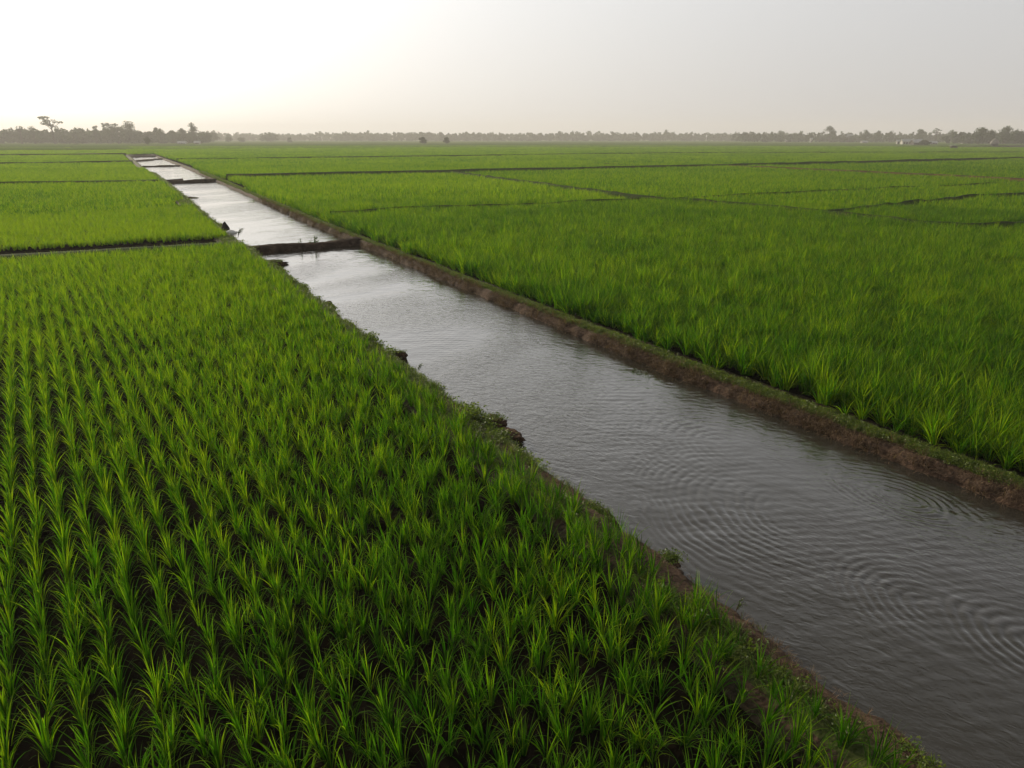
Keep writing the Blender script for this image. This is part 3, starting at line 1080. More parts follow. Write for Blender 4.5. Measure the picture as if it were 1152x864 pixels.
PLOT = {
    0: 'rice standing in neat rows across the rest of the nearest left paddy',
    1: 'rice crop of the second left paddy beyond the dark bund',
    2: 'rice crop of the third left paddy, pale olive green',
    3: 'hazy rice crop of the farthest left paddies before the wood',
    4: 'lighter yellow green rice in the wedge of paddy right of the canal',
    5: 'rice crop in the middle right paddy left of the dirt path',
    6: 'rice crop in the right paddy beyond the reddish dirt path',
    7: 'rice crop in the long paddy just beyond the long dark bund',
    8: 'hazy rice crop of the farthest right paddies',
    9: 'rice crop filling the triangular paddy on the right',
    10: 'tall dense rice of the nearest right paddy beside the canal bank',
}
PT = {1: 0.12, 2: 0.2, 3: 0.2, 4: 0.16, 5: 0.0, 6: -0.08, 7: 0.04, 8: 0.03, 9: -0.03, 10: 0.0, 0: 0.0}
for p_, d in sets.items():
    ss = []
    for colname, lst in d.items():
        ss.append((colname, *[np.concatenate([l[q_] for l in lst]) for q_ in range(4)]))
    ss = [(a, b, c_, d_, np.clip(e + PT[p_], -0.2, 0.8)) for a, b, c_, d_, e in ss]
    if ss:
        scatter('rice_crop', ss, PLOT[p_], 'rice')

# beyond the last planted reach the crop is one even green surface cut by thin bunds
rg = random.Random(3)
mb = MB()
s0 = 240.0
while s0 < 1500:
    dep_ = rg.uniform(28, 60) * (1 + s0 / 900)
    c0 = -1500.0
    while c0 < 1500:
        wd = rg.uniform(90, 300)
        pts = [to_world(s0, c0), to_world(s0, c0 + wd - 2.0), to_world(s0 + dep_ - 2.2, c0 + wd - 2.0), to_world(s0 + dep_ - 2.2, c0)]
        ctr = np.mean(pts, axis=0)
        if np.hypot(*ctr) > 60 and min(np.hypot(*p) for p in pts) > D3 - 110 and abs(ctr[0]) < 1.0 * ctr[1] + 60:
            ht = 0.5 + rg.uniform(-0.05, 0.08)
            mb.add([(*p, 0.0) for p in pts] + [(*p, ht) for p in pts],
                   [(4, 5, 6, 7), (0, 1, 5, 4), (1, 2, 6, 5), (2, 3, 7, 6), (3, 0, 4, 7)])
        c0 += wd
    s0 += dep_


def far_rice_material():
    m, nt, out = material('far_rice')
    tc_ = N(nt, 'ShaderNodeTexCoord')
    vor = N(nt, 'ShaderNodeTexVoronoi')
    vor.inputs['Scale'].default_value = 0.012
    nt.links.new(tc_.outputs['Object'], vor.inputs['Vector'])
    n1 = N(nt, 'ShaderNodeTexNoise')
    n1.inputs['Scale'].default_value = 0.02
    n1.inputs['Detail'].default_value = 8
    nt.links.new(tc_.outputs['Object'], n1.inputs['Vector'])
    c_ = mixc(nt, vor.outputs['Color'], (0.05, 0.095, 0.014), (0.085, 0.13, 0.022))
    c_ = mixc(nt, maprange(nt, n1.outputs[0], 0.56, 0.72, 0, 0.7), c_, (0.13, 0.13, 0.05))
    p = N(nt, 'ShaderNodeBsdfDiffuse')
    nt.links.new(c_, p.inputs['Color'])
    nt.links.new(p.outputs[0], out.inputs['Surface'])
    return m


link('distant_rice', mb.mesh('distant_rice', far_rice_material()), label='even green mass of distant paddies under the treeline', cat='rice', kind='stuff')

# ------------------------------------------------------------------ bank grass
def bank_scatter(name, n, smax, edge, x0, x1, zf, colname, label, scale=(0.7, 1.3), seed=1, power=1.6, flt=None, cat='grass'):
    r = np.random.default_rng(seed)
    s = r.random(n) ** power * (smax - 1.2) + 1.2
    x = r.uniform(x0, x1, n)
    keep = np.ones(n, bool)
    if flt is not None:
        keep = flt(s, x, r)
    s, x = s[keep], x[keep]
    c_ = edge(s) + x
    X, Y = to_world(s, c_)
    keep = in_view(X, Y, 3)
    s, x, X, Y = s[keep], x[keep], X[keep], Y[keep]
    z = zf(s, x)
    sc = r.uniform(*scale, len(X)) * (1 + np.maximum(s - 25, 0) / 60)
    rt = np.stack([r.normal(0, 0.15, len(X)), r.normal(0, 0.15, len(X)), r.uniform(0, 6.28, len(X))], -1)
    scatter(name, [(colname, np.stack([X, Y, z], -1), rt, np.stack([sc, sc, sc * r.uniform(0.7, 1.2, len(X))], -1), 0.25 + 0.25 * fbm(s * 1.2, x * 3, seed))], label, cat)


bank_scatter('bank_grass', 20000, 110, edge_right, 0.18, 0.46, lambda s, x: prof_right(s, x)[0], 'grass',
             'short yellow green grass along the crest of the right canal bank', (0.45, 0.95), 11, 1.7,
             lambda s, x, r: (fbm(s * 1.3, x * 4, 87 + 5) + 0.55 + np.where(x > 0.26, 0.5, -0.15)) > r.random(len(s)))
bank_scatter('bank_grass', 20000, 110, edge_left, -0.85, -0.05, lambda s, x: prof_left(s, x)[0], 'grass',
             'tufty mossy grass and weeds on top of the left canal bank', (0.45, 1.1), 12, 1.7,
             lambda s, x, r: (fbm(s * 1.1, x * 4, 77 + 5) + np.interp(s, [0, 5, 8, 12], [0.02, 0.08, 0.4, 0.75]) - np.where(x > -0.45, 0.2, 0) * np.interp(s, [6, 9], [1.5, 1.0])) > r.random(len(s)))
bank_scatter('dry_grass', 9000, 60, edge_right, -0.01, 0.24, lambda s, x: prof_right(s, x)[0], 'dry',
             'matted brown roots and dry grass hanging on the right canal bank face', (0.7, 1.5), 13, 1.6,
             lambda s, x, r: (fbm(s * 1.3, x * 3, 44) + 0.5) > r.random(len(s)), 'dry grass')
bank_scatter('dry_grass', 2600, 30, edge_left, -0.5, -0.02, lambda s, x: prof_left(s, x)[0], 'dry',
             'withered brown stalks lying on the bare soil of the left canal bank', (0.4, 0.9), 14, 1.6,
             lambda s, x, r: (fbm(s * 1.3, x * 3, 45) + 0.2) > r.random(len(s)), 'dry grass')

PC['weed'] = proto_collection('edge_weeds', [plant_mesh(leafy(110, 0.024, 720 + i, 0.14), M_bankgrass, 'edge_weed') for i in range(5)])
bank_scatter('ground_cover', 1500, 70, edge_left, -0.38, 0.03, lambda s, x: prof_left(s, x)[0] + 0.01, 'weed',
             'low leafy weeds in patches along the brink of the left bank', (0.6, 1.4), 15, 1.5,
             lambda s, x, r: (fbm(s * 0.9, x * 2, 46) + np.interp(s, [0, 6, 12], [-0.6, -0.3, -0.05])) > 0.5 * r.random(len(s)), 'weeds')

# ------------------------------------------------------------------ earth dams across the canal
def earth_dam(s0, s1, c0, c1, w, zt, label, seed, tufts=()):
    n = 70
    t = np.linspace(0, 1, n)
    cs = c0 + (c1 - c0) * t
    sc = s0 + (s1 - s0) * t + 0.10 * fbm(cs * 0.9, cs * 0 + seed, seed)
    xs = np.linspace(-1, 1, 15)
    prof = np.interp(np.abs(xs), [0, 0.35, 0.6, 0.8, 1.0], [1.0, 0.97, 0.75, 0.25, -0.35])
    zz = prof[None, :] * (0.30 + zt) - 0.30
    zz = zz + 0.06 * fbm(cs[:, None] * 2.5, xs[None, :] * 2, seed + 5, 4) + 0.03 * np.sin(cs[:, None] * 1.3 + seed)
    wv = w / 2 * (1 + 0.25 * fbm(cs * 1.2, cs * 0, seed + 2))
    S2 = sc[:, None] + xs[None, :] * wv[:, None]
    C2 = np.repeat(cs[:, None], 15, 1)
    mX, mY = to_world((s0 + s1) / 2, (c0 + c1) / 2)
    Xd, Yd = to_world(S2, C2)
    V = np.stack([Xd - mX, Yd - mY, zz], -1).reshape(-1, 3)
    i = np.arange(n - 1)[:, None] * 15 + np.arange(14)[None, :]
    F = np.stack([i, i + 1, i + 16, i + 15], -1).reshape(-1, 4)
    root = link('earth_dam', new_mesh('earth_dam', V, F, M_dam, True), loc=(mX, mY, 0), label=label, cat='dam')
    for (ft, h_, nb) in tufts:
        x_, y_ = to_world(s0 + (s1 - s0) * ft, c0 + (c1 - c0) * ft)
        o = link('weed_tuft', weed_mesh(h_, nb, int(ft * 1000)), parent=root)
        o.location = (x_ - mX, y_ - mY, zt - 0.04)
    return root


def weed_mesh(h, n, seed):
    """upright leafy weed: thin stems with small leaves"""
    r = np.random.default_rng(seed)
    V, F, T, P = blades(max(3, n // 6), 0.05, h, h * 0.02, 0.4, 0.3, 4, seed)
    parts = [(V, F, T, P)]
    v2, f2, t2, p2_ = leafy(n, h * 0.19, seed, 1.0)
    v2 = v2.copy()
    ctr = v2.reshape(-1, 4, 3).mean(1, keepdims=True)
    new = ctr.copy()
    new[..., 0] *= h * 3.6
    new[..., 1] *= h * 3.6
    new[..., 2] = new[..., 2] * h * 0.95
    v2 = (v2.reshape(-1, 4, 3) - ctr + new).reshape(-1, 3)
    parts.append((v2, f2, t2, p2_))
    return plant_mesh(merge(parts), M_weed, 'weed')


earth_dam(32.2, 32.5, 4.5, 10.25, 1.15, 0.09, 'low dark earth dam nearest the camera, with small weeds growing on its top', 1,
          [(0.44, 0.22, 30), (0.56, 0.3, 60), (0.52, 0.15, 25), (0.12, 0.12, 20), (0.3, 0.1, 16), (0.8, 0.1, 16)])
earth_dam(88.0, 90.5, 4.6, 11.2, 1.5, 0.12, 'second earth dam across the canal, in line with the long dark bund', 2)
earth_dam(141.5, 143.0, 4.6, 12.0, 1.6, 0.05, 'third earth dam across the canal, thin and far off', 3)
earth_dam(93.5, 94.5, 5.2, 7.4, 1.6, 0.0, 'short mud spit lying behind the second dam on the left side', 4)
earth_dam(176.0, 186.0, 4.6, 9.0, 6.0, 0.10, 'dark mud bar nearly closing the canal at its far end', 5)
earth_dam(188.0, 192.0, 8.4, 11.8, 2.0, 0.08, 'small curved mud ridge joining the far mud bar to the right bank', 6)
earth_dam(218.0, 222.0, 4.5, 12.2, 8.0, 0.25, 'broad grassy earth plug where the canal disappears', 7)

# ------------------------------------------------------------------ turf clods breaking off the left bank
def clod(s, c_, sx, sy, sz, z, label, seed, grass=20, kindname='turf_clod', rotz=0.0):
    import bmesh
    bm = bmesh.new()
    bmesh.ops.create_icosphere(bm, subdivisions=4, radius=1.0)
    co = np.array([v.co[:] for v in bm.verts])
    d = 1 + 0.45 * fbm(co[:, 0] * 1.7 + seed, co[:, 1] * 1.7 + co[:, 2] * 2.3, seed, 4) + 0.10 * fbm(co[:, 0] * 6 + seed, co[:, 1] * 6 - co[:, 2] * 7, seed + 3, 3)
    for v, k in zip(bm.verts, d):
        v.co = Vector((v.co.x * sx * k, v.co.y * sy * k, min(v.co.z, 0.75) * sz * k))
    me = bpy.data.meshes.new(kindname)
    for f in bm.faces:
        f.smooth = True
    bm.to_mesh(me)
    bm.free()
    me.materials.append(M_clod)
    x_, y_ = to_world(s, c_)
    root = link(kindname, me, loc=(x_, y_, z), label=label, cat='earth clod')
    root.rotation_euler = (0, 0, -CA + rotz)
    if grass:
        r = np.random.default_rng(seed)
        parts = []
        for k in range(grass):
            a = r.uniform(0, 6.28)
            q_ = math.sqrt(r.random()) * 0.85
            if r.random() < 0.55:
                v, f, t, p = blades(10, 0.02, r.uniform(0.05, 0.11), 0.006, 0.6, 0.8, 3, seed * 99 + k)
            else:
                v, f, t, p = leafy(26, 0.016, seed * 77 + k, 0.05)
            v = v + np.array([math.cos(a) * q_ * sx, math.sin(a) * q_ * sy, sz * 0.72 * (1 - 0.35 * q_)])
            parts.append((v, f, t, p))
        link('turf', plant_mesh(merge(parts), M_turf, 'turf'), parent=root)
    return root


M_turf = leaf_material('turf_leaf', (0.045, 0.07, 0.014), (0.075, 0.12, 0.02), (0.12, 0.15, 0.03), 0.35, 0.5, False)
clod(28.6, 5.03, 0.55, 0.30, 0.16, -0.14, 'weedy clod jutting into the water just before the nearest dam', 1, 60)
clod(27.0, 4.93, 0.30, 0.40, 0.18, -0.22, 'bare dark clod below the weedy clod by the nearest dam', 2, 6)
clod(20.3, 4.98, 0.24, 0.30, 0.17, -0.20, 'small dark clod on the left bank, alone below the weedy one', 3, 0)
clod(14.3, 5.07, 0.17, 0.20, 0.16, -0.12, 'round dark clod on the left bank beside the bent weed stems', 4, 6)
clod(9.75, 5.02, 0.30, 0.28, 0.17, -0.10, 'grass topped clod overhanging the water on the left bank', 5, 60)
clod(9.15, 5.14, 0.17, 0.30, 0.11, -0.12, 'jagged bare clod just below the grass topped one', 6, 0, 'earth_clod')
clod(6.3, 4.85, 0.16, 0.34, 0.09, -0.08, 'leafy mound of turf on the bank above the bare red soil', 8, 70)
clod(5.05, 4.97, 0.09, 0.12, 0.08, -0.08, 'small dark turf knob at the end of the bare soil slope', 7, 30)
clod(65.5, 5.64, 0.5, 0.5, 0.2, -0.26, 'dark clod of the left bank between the two nearest dams', 9, 12)
clod(36.4, 5.94, 0.10, 0.10, 0.06, -0.30, 'tiny dark lump afloat behind the nearest dam', 10, 0, 'earth_clod')

# bent weed stems on the bank
def bent_weed(s, c_, h, label, seed, n=7):
    x_, y_ = to_world(s, c_)
    mb_ = MB()
    r = random.Random(seed)
    leaves = []
    for k in range(n):
        a = r.uniform(-0.9, 0.9) - CA * 0
        L_ = h * r.uniform(0.6, 1.1)
        pts = []
        for i in range(6):
            t = i / 5
            pts.append((math.cos(a) * L_ * 0.4 * t ** 1.3, math.sin(a) * L_ * 0.4 * t ** 1.3, L_ * (t - 0.45 * t ** 2.5)))
        mb_.tube(pts, [h * 0.012 * (1 - 0.7 * i / 5) for i in range(6)], 4)
        for i in range(2, 6):
            for _ in range(3):
                leaves.append((np.array(pts[i]), r.random()))
    root = bpy.data.objects.new('bank_weed', None)
    COL.objects.link(root)
    root.location = (x_, y_, -0.05)
    root['label'] = label
    root['category'] = 'weed'
    link('stem', mb_.mesh('stem', M_clod), parent=root)
    rr = np.random.default_rng(seed)
    V, F, T, P = [], [], [], []
    for p, tn in leaves:
        a = rr.normal(0, 1, 3)
        a /= np.linalg.norm(a)
        b = np.cross(a, rr.normal(0, 1, 3))
        b /= np.linalg.norm(b)
        sz = h * 0.045 * rr.uniform(0.6, 1.4)
        cc = p + rr.normal(0, h * 0.035, 3)
        i0 = len(V) * 4
        V.append(np.array([cc - a * sz, cc - b * sz * 0.4, cc + a * sz, cc + b * sz * 0.4]))
        F.append(np.array([[i0, i0 + 1, i0 + 2, i0 + 3]]))
        T.append(np.full(4, tn))
        P.append(np.zeros(4))
    link('foliage', plant_mesh((np.concatenate(V), np.concatenate(F), np.concatenate(T), np.concatenate(P)), M_weed, 'foliage'), parent=root)


bent_weed(12.9, 4.95, 0.34, 'sparse weed with bent stems leaning over the water below the round clod', 4, 6)
bent_weed(36.6, 4.95, 0.85, 'tall sparse weed on the left bank beside the white sack', 5, 9)
bent_weed(4.0, 4.92, 0.22, 'small leafy sprig at the brink of the bare soil slope', 6, 6)

# dark stump and white sack on the left bank behind the nearest dam
def stump_mesh():
    mb_ = MB()
    mb_.tube([(0, 0, -0.05), (0, 0, 0.08), (0.01, 0, 0.22), (0.0, 0.01, 0.36), (-0.02, 0, 0.50), (-0.02, 0, 0.56)], [0.20, 0.21, 0.19, 0.14, 0.07, 0.015], 10)
    mb_.tube([(0.08, 0, 0.05), (0.26, 0.02, 0.06), (0.38, 0.02, 0.0)], [0.09, 0.06, 0.02], 7)
    me = mb_.mesh('stump', M_dark, True)
    co = np.empty(len(me.vertices) * 3, np.float32)
    me.vertices.foreach_get('co', co)
    co = co.reshape(-1, 3)
    co += 0.025 * np.stack([vnoise(co[:, 2] * 14, co[:, 1] * 9, 1), vnoise(co[:, 0] * 14, co[:, 2] * 9, 2), vnoise(co[:, 0] * 12, co[:, 1] * 12, 3)], -1)
    me.vertices.foreach_set('co', co.ravel())
    return me


x_, y_ = to_world(38.2, 4.62)
link('tree_stump', stump_mesh(), loc=(x_, y_, 0.06), label='dark pointed stump standing on the left bank behind the white sack', cat='stump')


def sack():
    import bmesh
    bm = bmesh.new()
    bmesh.ops.create_icosphere(bm, subdivisions=3, radius=1.0)
    co = np.array([v.co[:] for v in bm.verts])
    d = 1 + 0.15 * fbm(co[:, 0] * 2, co[:, 1] * 2 + co[:, 2] * 2, 5, 3)
    for v, k in zip(bm.verts, d):
        v.co = Vector((v.co.x * 0.26 * k, v.co.y * 0.17 * k, max(v.co.z, -0.6) * 0.15 * k))
    for f in bm.faces:
        f.smooth = True
    me = bpy.data.meshes.new('sack')
    bm.to_mesh(me)
    bm.free()
    me.materials.append(M_sack)
    x_, y_ = to_world(37.3, 4.75)
    root = link('sack', me, loc=(x_, y_, 0.12), label='white sack lying on the left bank in front of the dark stump', cat='sack')
    root.rotation_euler = (0, 0, 0.3)
    k = MB()
    k.tube([(0.22, 0, 0.02), (0.29, 0, 0.04), (0.34, 0.01, 0.02)], [0.06, 0.025, 0.05], 7)
    link('tied_end', k.mesh('tied_end', M_sack, True), parent=root)


sack()

# ------------------------------------------------------------------ trees
def leaf_cards(centres, radii, n_per, size, r):
    """centres (k,3), radii (k,3): clumps of small leaf faces"""
    k = len(centres)
    idx = np.repeat(np.arange(k), n_per)
    d = r.normal(0, 1, (len(idx), 3))
    d /= np.linalg.norm(d, axis=1)[:, None]
    rad = r.random(len(idx)) ** 0.45
    p = centres[idx] + d * radii[idx] * rad[:, None]
    a = r.normal(0, 1, (len(idx), 3))
    a /= np.linalg.norm(a, axis=1)[:, None]
    b = np.cross(a, r.normal(0, 1, (len(idx), 3)))
    b /= np.linalg.norm(b, axis=1)[:, None]
    s = size * r.uniform(0.5, 1.3, (len(idx), 1))
    V = np.stack([p - a * s, p - b * s * 0.7, p + a * s, p + b * s * 0.7], 1).reshape(-1, 3)
    F = np.arange(len(V)).reshape(-1, 4)
    T = np.repeat(np.clip(r.random(k)[idx] * 0.5 + r.random(len(idx)) * 0.5, 0, 1), 4)
    return V, F, T, np.zeros(len(V))


def tree(x, y, h, w, label, seed, kind='round', group=None, dens=1.0, name=None):
    r = np.random.default_rng(seed)
    root = bpy.data.objects.new(name or 'broadleaf_tree', None)
    COL.objects.link(root)
    root.location = (x, y, 0)
    root['label'] = label
    root['category'] = 'tree'
    if group:
        root['group'] = group
    mb_ = MB()
    cents, rads = [], []
    if kind == 'round':
        z0, n = 0.30, int(16)
    elif kind == 'low':
        z0, n = 0.10, 18
    elif kind == 'lollipop':
        z0, n = 0.28, 14
    elif kind == 'sparse':
        z0, n = 0.62, 16
    elif kind == 'tiered':
        z0, n = 0.42, 14
    elif kind == 'palm':
        z0, n = 0.6, 9
    lean = r.normal(0, 0.04) * h if kind != 'tiered' else -0.18 * h
    top = np.array([lean, 0, h * (z0 + 0.2)])
    mb_.tube([(0, 0, -0.2), (lean * 0.3, 0, h * z0 * 0.5), (lean * 0.6, 0, h * z0), tuple(top)], [h * 0.032, h * 0.024, h * 0.020, h * 0.010], 7)
    for i in range(n):
        a = r.uniform(0, 6.28)
        q_ = r.random() ** 0.5
        zz = r.uniform(0, 1)
        if kind in ('round', 'low', 'lollipop'):
            ph_ = math.sqrt(max(0.05, 1 - (2 * zz - 0.8) ** 2 * 0.75)) * 0.72
            zc = h * (z0 + (1 - z0) * (0.12 + 0.74 * zz))
            cr = w * 0.20 * r.uniform(0.8, 1.35)
            rr = np.array([cr, cr, min(cr * 0.85, h * 0.2)])
        elif kind == 'sparse':
            ph_ = 0.85
            zc = h * (0.66 + 0.30 * zz)
            cr = w * 0.10 * r.uniform(0.7, 1.3)
            rr = np.array([cr * 1.4, cr * 1.4, cr * 0.55])
        elif kind == 'tiered':
            ph_ = 0.8
            zc = h * (0.45 + 0.5 * zz)
            cr = w * 0.16 * r.uniform(0.8, 1.3)
            rr = np.array([cr * 1.2, cr * 1.2, cr * 0.5])
        else:
            ph_ = 0.7
            zc = h * (0.72 + 0.25 * zz)
            cr = w * 0.18
            rr = np.array([cr, cr, cr * 0.8])
        p = np.array([math.cos(a) * w / 2 * ph_ * q_ + lean * (zc / h), math.sin(a) * w / 2 * ph_ * q_, zc])
        cents.append(p)
        rads.append(rr)
        if i % 2 == 0 or kind in ('sparse', 'tiered'):
            st = np.array([lean * 0.6, 0, h * z0 * r.uniform(0.8, 1.05)])
            md = st * 0.5 + p * 0.5 + np.array([0, 0, -0.04 * h])
            mb_.tube([tuple(st), tuple(md), tuple(p)], [h * 0.012, h * 0.009, h * 0.004], 5)
    size = 0.028 * w + 0.10
    nper = int(80 * dens) if kind not in ('sparse',) else int(26 * dens)
    cr_ = leaf_cards(np.array(cents), np.array(rads), nper, size, r)
    link('trunk', mb_.mesh('trunk', M_bark, True), parent=root)
    link('crown', plant_mesh(cr_, M_crown, 'crown'), parent=root)
    return root


def az(px, Y):
    """east offset of the bearing that passes px, at northing Y"""
    return (px - 576) / 814.6 * Y


HPX = 0.00118          # metres of height per pixel per metre of distance
TG = 'trees standing out of the left wood'
for px, top, wpx, Y, kd, lb in [
    (62, 130.5, 23, 560, 'sparse', 'tall gaunt tree with open spreading branches, rising above the left wood'),
    (40, 139, 9, 570, 'round', 'small round headed tree just left of the tall gaunt one'),
    (25, 140.5, 7, 575, 'sparse', 'thin wispy tree near the left edge of the left wood'),
    (108, 140, 8, 590, 'round', 'small crown poking out of the left wood midway to the big trees'),
    (134, 139, 20, 590, 'tiered', 'leaning tree with layered branches at the left of the big pair'),
    (148, 138, 24, 600, 'low', 'broad dense dark tree, right one of the big pair by the canal end'),
    (182, 144, 13, 600, 'low', 'middle height tree right of the small dark lone one'),
    (196, 146, 14, 600, 'low', 'low bushy tree between the canal end and the tall round headed tree'),
    (219, 138, 14, 600, 'round', 'tall round headed tree at the right end of the left wood'),
    (207, 143.5, 12, 620, 'low', 'tree tucked against the left of the tall round headed tree'),
    (240, 149.5, 16, 760, 'low', 'pale grey bushy tree standing apart right of the left wood'),
    (257, 151.0, 9, 780, 'low', 'small pale tree, second right of the left wood'),
    (272, 154.5, 10, 800, 'low', 'faint low shrub between the small pale tree and the hazy mound'),
    (304, 149.5, 30, 900, 'low', 'wide hazy mound shaped tree in front of the far treeline'),
    (326, 154.8, 7, 760, 'low', 'small dark bush at the right foot of the hazy mound'),
]:
    base = 155.5 + 4.6 / (0.00113 * Y)
    tree(az(px, Y), Y, (base - top) * HPX * Y, wpx * 0.00123 * Y * 1.05, lb, int(px), kd, TG if px < 225 else None)
tree(az(166, 420), 420, 5.2, 4.4, 'small dark lone tree with a round crown in the field by the canal end', 66, 'lollipop', dens=1.6)
tree(az(475.5, 500), 500, 5.2, 5.6, 'left one of two round lone trees far out in the paddies', 475, 'lollipop', 'two round lone trees', 3.0)
tree(az(503, 515), 515, 5.0, 5.1, 'right one of two round lone trees far out in the paddies', 503, 'lollipop', 'two round lone trees', 3.0)
for px, top, wpx, Y, kd, lb in [
    (933, 141.5, 13, 760, 'round', 'dark round topped tree standing highest in the middle right treeline'),
    (878, 147, 10, 900, 'round', 'modest crown left of the highest round topped tree'),
    (973, 146.5, 11, 720, 'low', 'first bushy tree right of the highest round topped tree'),
    (986, 147, 10, 730, 'low', 'second bushy tree right of the highest round topped tree'),
    (1000, 147.5, 8, 740, 'round', 'slim crown left of the white roofed shed'),
    (1034, 145.5, 10, 700, 'round', 'round crown right behind the white roofed shed'),
    (1052, 144.5, 10, 690, 'sparse', 'thin forked tree right of the white roofed shed'),
    (1068, 146.5, 10, 660, 'round', 'round crown between the shed and the pale narrow house'),
    (1100, 144.5, 22, 520, 'low', 'broad dark tree at the left of the right hand wood'),
    (1113, 147.0, 14, 510, 'low', 'lower dark tree behind the pale straw hut'),
    (1128, 142.8, 20, 520, 'low', 'tallest dark tree of the right hand wood'),
    (1143, 146.5, 20, 505, 'low', 'dark tree sloping down to the right edge'),
    (1160, 148.0, 22, 500, 'low', 'dark tree at the very right edge'),
]:
    base = 155.5 + 4.6 / (0.00113 * Y)
    tree(az(px, Y), Y, (base - top) * HPX * Y, wpx * 0.00123 * Y * 1.05, lb, int(px) + 1, kd, 'trees standing out of the right wood', 1.3)


def treeline(name, label, spec, seed, dens=40, size=1.0):
    """a far-off wood that reads as one mass: spec = (px0, px1, Y, depth, mean height, step)"""
    r = np.random.default_rng(seed)
    cents, rads = [], []
    for px0, px1, Y, depth, hm, step in spec:
        x0, x1 = az(px0, Y), az(px1, Y)
        for row in range(4):
            x = x0
            while x < x1:
                y = Y + row * depth / 4 + r.uniform(-5, 5)
                hh = hm * (0.82 + 0.16 * vnoise(x / 35.0, row * 3.1, seed) + r.normal(0, 0.09) + (0.10 if row > 1 else 0))
                if r.random() < 0.06:
                    hh *= 1.18
                w = r.uniform(0.45, 0.8) * hm
                for k in range(7):
                    zc = hh * (0.18 + 0.66 * (k + r.random()) / 7)
                    cw_ = w * (1.0 if k < 4 else 0.7)
                    cents.append((x + r.normal(0, w * 0.22), y + r.normal(0, w * 0.2), zc))
                    rads.append((cw_ * 0.38, cw_ * 0.38, hh * 0.15))
                x += step * r.uniform(0.6, 1.4)
    v = leaf_cards(np.array(cents), np.array(rads), dens, size, r)
    link(name, plant_mesh(v, M_crown, name), label=label, cat='wood', kind='stuff')


treeline('wood', 'hazy brown wood along the left horizon', [(-120, 160, 590, 40, 12.6, 4.4), (150, 226, 620, 40, 11.6, 4.4)], 1, 34, 0.9)
treeline('wood', 'pale treeline in thick haze behind the left wood', [(215, 420, 1180, 80, 14.5, 10)], 2, 20, 1.5)
treeline('wood', 'long even treeline across the middle of the horizon', [(380, 900, 1080, 80, 13.5, 9)], 3, 20, 1.4)
treeline('wood', 'grey treeline behind the houses on the right', [(840, 1110, 780, 60, 11.0, 7), (1090, 1300, 560, 40, 9.5, 5)], 4, 20, 1.0)

# ------------------------------------------------------------------ houses and huts far off
def house(x, y, w, d, hw, hr, label, wall, roof, rot=0.0, name='farm_house', wins=2, gable=True, cat='house'):
    root = bpy.data.objects.new(name, None)
    COL.objects.link(root)
    root.location = (x, y, 0)
    root.rotation_euler = (0, 0, rot)
    root['label'] = label
    root['category'] = cat
    a = MB()
    a.box(-w / 2, w / 2, -d / 2, d / 2, 0, hw)
    if gable:
        for sx in (-1, 1):
            a.add([(sx * w / 2, -d / 2, hw), (sx * w / 2, d / 2, hw), (sx * w / 2, 0, hw + hr * 0.97)], t=[(0, 1, 2)])
    link('wall', a.mesh('wall', wall), parent=root)
    b = MB()
    o = 0.45
    ys = d / 2 + o
    dz = hr * o / (d / 2)
    for sg in (-1, 1):
        b.add([(-w / 2 - o, sg * ys, hw - dz + 0.02), (w / 2 + o, sg * ys, hw - dz + 0.02), (w / 2 + o, 0, hw + hr + 0.02), (-w / 2 - o, 0, hw + hr + 0.02),
               (-w / 2 - o, sg * ys, hw - dz + 0.16), (w / 2 + o, sg * ys, hw - dz + 0.16), (w / 2 + o, 0, hw + hr + 0.16), (-w / 2 - o, 0, hw + hr + 0.16)],
              [(0, 1, 2, 3), (4, 5, 6, 7), (0, 1, 5, 4), (1, 2, 6, 5), (3, 0, 4, 7)])
    link('roof', b.mesh('roof', roof), parent=root)
    dr = MB()
    dr.box(-0.5, 0.5, -d / 2 - 0.06, -d / 2 + 0.02, 0.02, min(2.0, hw * 0.85))
    link('door', dr.mesh('door', M_dark), parent=root)
    for k in range(wins):
        xx = (-1 if k % 2 == 0 else 1) * w * 0.3
        m = MB()
        m.box(xx - 0.5, xx + 0.5, -d / 2 - 0.05, -d / 2 + 0.02, hw * 0.35, hw * 0.7)
        link('window', m.mesh('window', M_dark), parent=root)
    return root


# open shed with a white roof and dark thatched lean-to
house(az(1031, 470), 470, 6.5, 4.5, 2.2, 1.7, 'shed with a bright white roof and dark front beside green mounds', M_thatch, M_sheet, 0.15, 'field_shed', 0, True, 'shed')
tree(az(1040, 462), 462, 3.6, 7.5, 'dark rounded bush pressed against the white roofed shed', 1040, 'low', None, 1.6, 'round_bush')
house(az(1019, 520), 520, 6.0, 4.0, 2.6, 1.3, 'low pale house left of the white roofed shed', M_white, M_sheet, -0.1)
house(az(1010, 540), 540, 1.6, 1.6, 2.6, 0.7, 'tiny white box hut at the left of the low pale house', M_white, M_sheet, 0.0, 'box_hut', 0)
house(az(1049, 520), 520, 5.5, 3.5, 1.6, 1.1, 'low grey house right of the white roofed shed', M_greywall, M_sheet, 0.1)
house(az(1083.5, 600), 600, 2.2, 2.2, 5.8, 1.2, 'pale narrow upright building by the dark right wood', M_white, M_sheet, 0.0, 'tower_house', 2)
house(az(1089, 605), 605, 5.5, 4.0, 2.2, 1.4, 'grey low house joined to the right of the pale narrow building', M_greywall, M_thatch, 0.1)
house(az(953, 790), 790, 11, 6, 6.0, 2.6, 'long pale roofed building half hidden in the middle treeline', M_thatch, M_sheet, 0.2, 'barn', 2, True, 'barn')
house(az(912, 740), 740, 1.6, 1.6, 4.0, 0.8, 'small white post like hut at the foot of the treeline', M_white, M_sheet, 0.0, 'post_hut', 0)
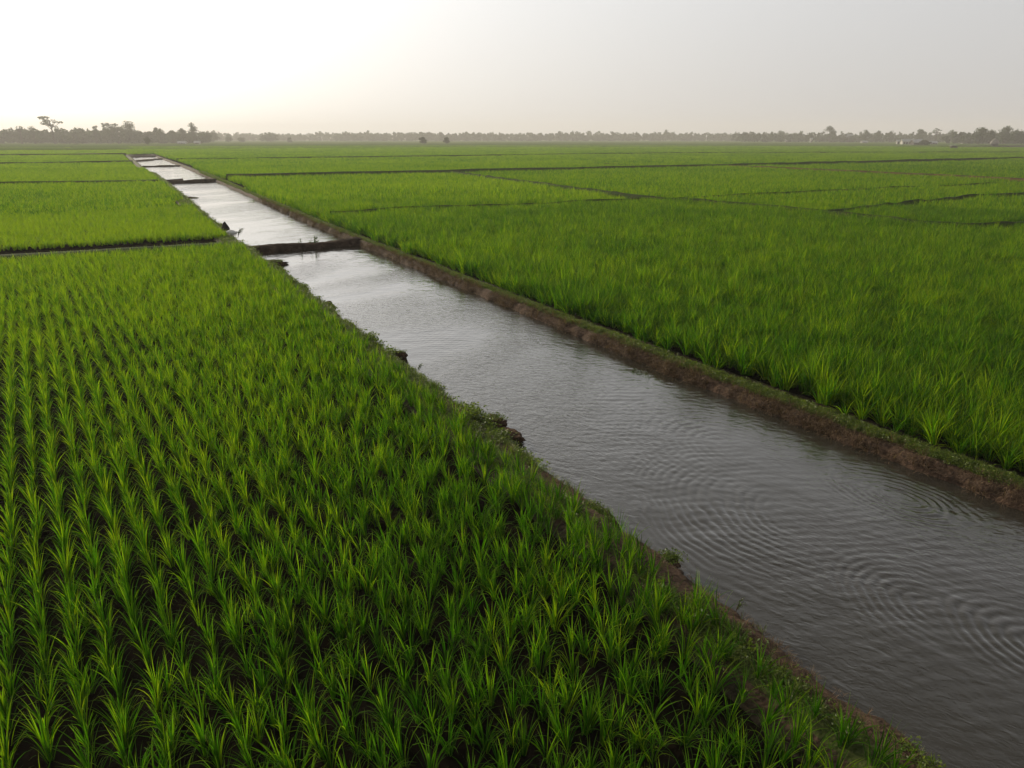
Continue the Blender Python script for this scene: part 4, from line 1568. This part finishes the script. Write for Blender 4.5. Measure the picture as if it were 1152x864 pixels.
house(az(886, 800), 800, 5.0, 3.0, 2.2, 1.2, 'small white house leftmost along the right treeline', M_white, M_sheet, 0.0)
house(az(972, 650), 650, 5.0, 3.0, 1.4, 1.0, 'low white house at the field edge under the bushy trees', M_white, M_sheet, 0.1)
house(az(205, 560), 560, 6.0, 3.0, 1.4, 1.0, 'low pale house under the left wood near its right end', M_white, M_sheet, 0.1)
house(az(222, 575), 575, 4.0, 3.0, 1.5, 1.0, 'small pale house below the tall round headed tree', M_white, M_sheet, 0.1)


def dome_hut(x, y, w, h, label, name, mthatch, seed, cat='hut'):
    root = bpy.data.objects.new(name, None)
    COL.objects.link(root)
    root.location = (x, y, 0)
    root['label'] = label
    root['category'] = cat
    n, mrow = 20, 9
    V, F = [], []
    for j in range(mrow):
        t = j / (mrow - 1)
        zz = h * (0.28 + 0.72 * t)
        rr = w / 2 * math.cos(t * math.pi / 2 * 0.97) ** 0.8
        for i in range(n):
            a = 2 * math.pi * i / n
            q_ = 1 + 0.10 * float(vnoise(i * 0.9, j * 0.8, seed))
            V.append((math.cos(a) * rr * q_, math.sin(a) * rr * 0.8 * q_, zz))
    for j in range(mrow - 1):
        for i in range(n):
            F.append((j * n + i, j * n + (i + 1) % n, (j + 1) * n + (i + 1) % n, (j + 1) * n + i))
    link('thatch_roof', new_mesh('thatch_roof', np.array(V), np.array(F), mthatch, True), parent=root)
    b = MB()
    b.tube([(0, 0, 0), (0, 0, h * 0.4)], [w * 0.40, w * 0.40], 14)
    link('wall', b.mesh('wall', M_dark), parent=root)
    return root


dome_hut(az(1074, 320), 320, 3.6, 1.7, 'small dark field hut alone in the open paddy', 'field_hut', M_thatch, 3)
k_ = MB()
k_.box(-0.9, 0.9, -0.75, 0.75, 0, 0.14)
ob = link('roof_mat', k_.mesh('roof_mat', M_sheet), loc=(az(1072, 320) - 0.1, 319.6, 1.62), label='pale sheet laid over the top of the dark field hut', cat='sheet')
dome_hut(az(1119, 440), 440, 5.2, 4.6, 'pale rounded straw hut in front of the dark right wood', 'straw_hut', M_palethatch, 5)

# ------------------------------------------------------------------ haze over the whole plain
hb = MB()
hb.box(-1600, 1600, -60, 1700, -2.0, 34)
hm = bpy.data.materials.new('haze_air')
hm.use_nodes = True
hn_ = hm.node_tree
hn_.nodes.clear()
ho = hn_.nodes.new('ShaderNodeOutputMaterial')
pv = hn_.nodes.new('ShaderNodeVolumePrincipled')
pv.inputs['Color'].default_value = (0.97, 0.94, 0.90, 1)
pv.inputs['Density'].default_value = 0.00050
pv.inputs['Anisotropy'].default_value = 0.15
hn_.links.new(pv.outputs[0], ho.inputs['Volume'])
link('haze', hb.mesh('haze', hm), label='thin warm haze over the plain', kind='stuff')
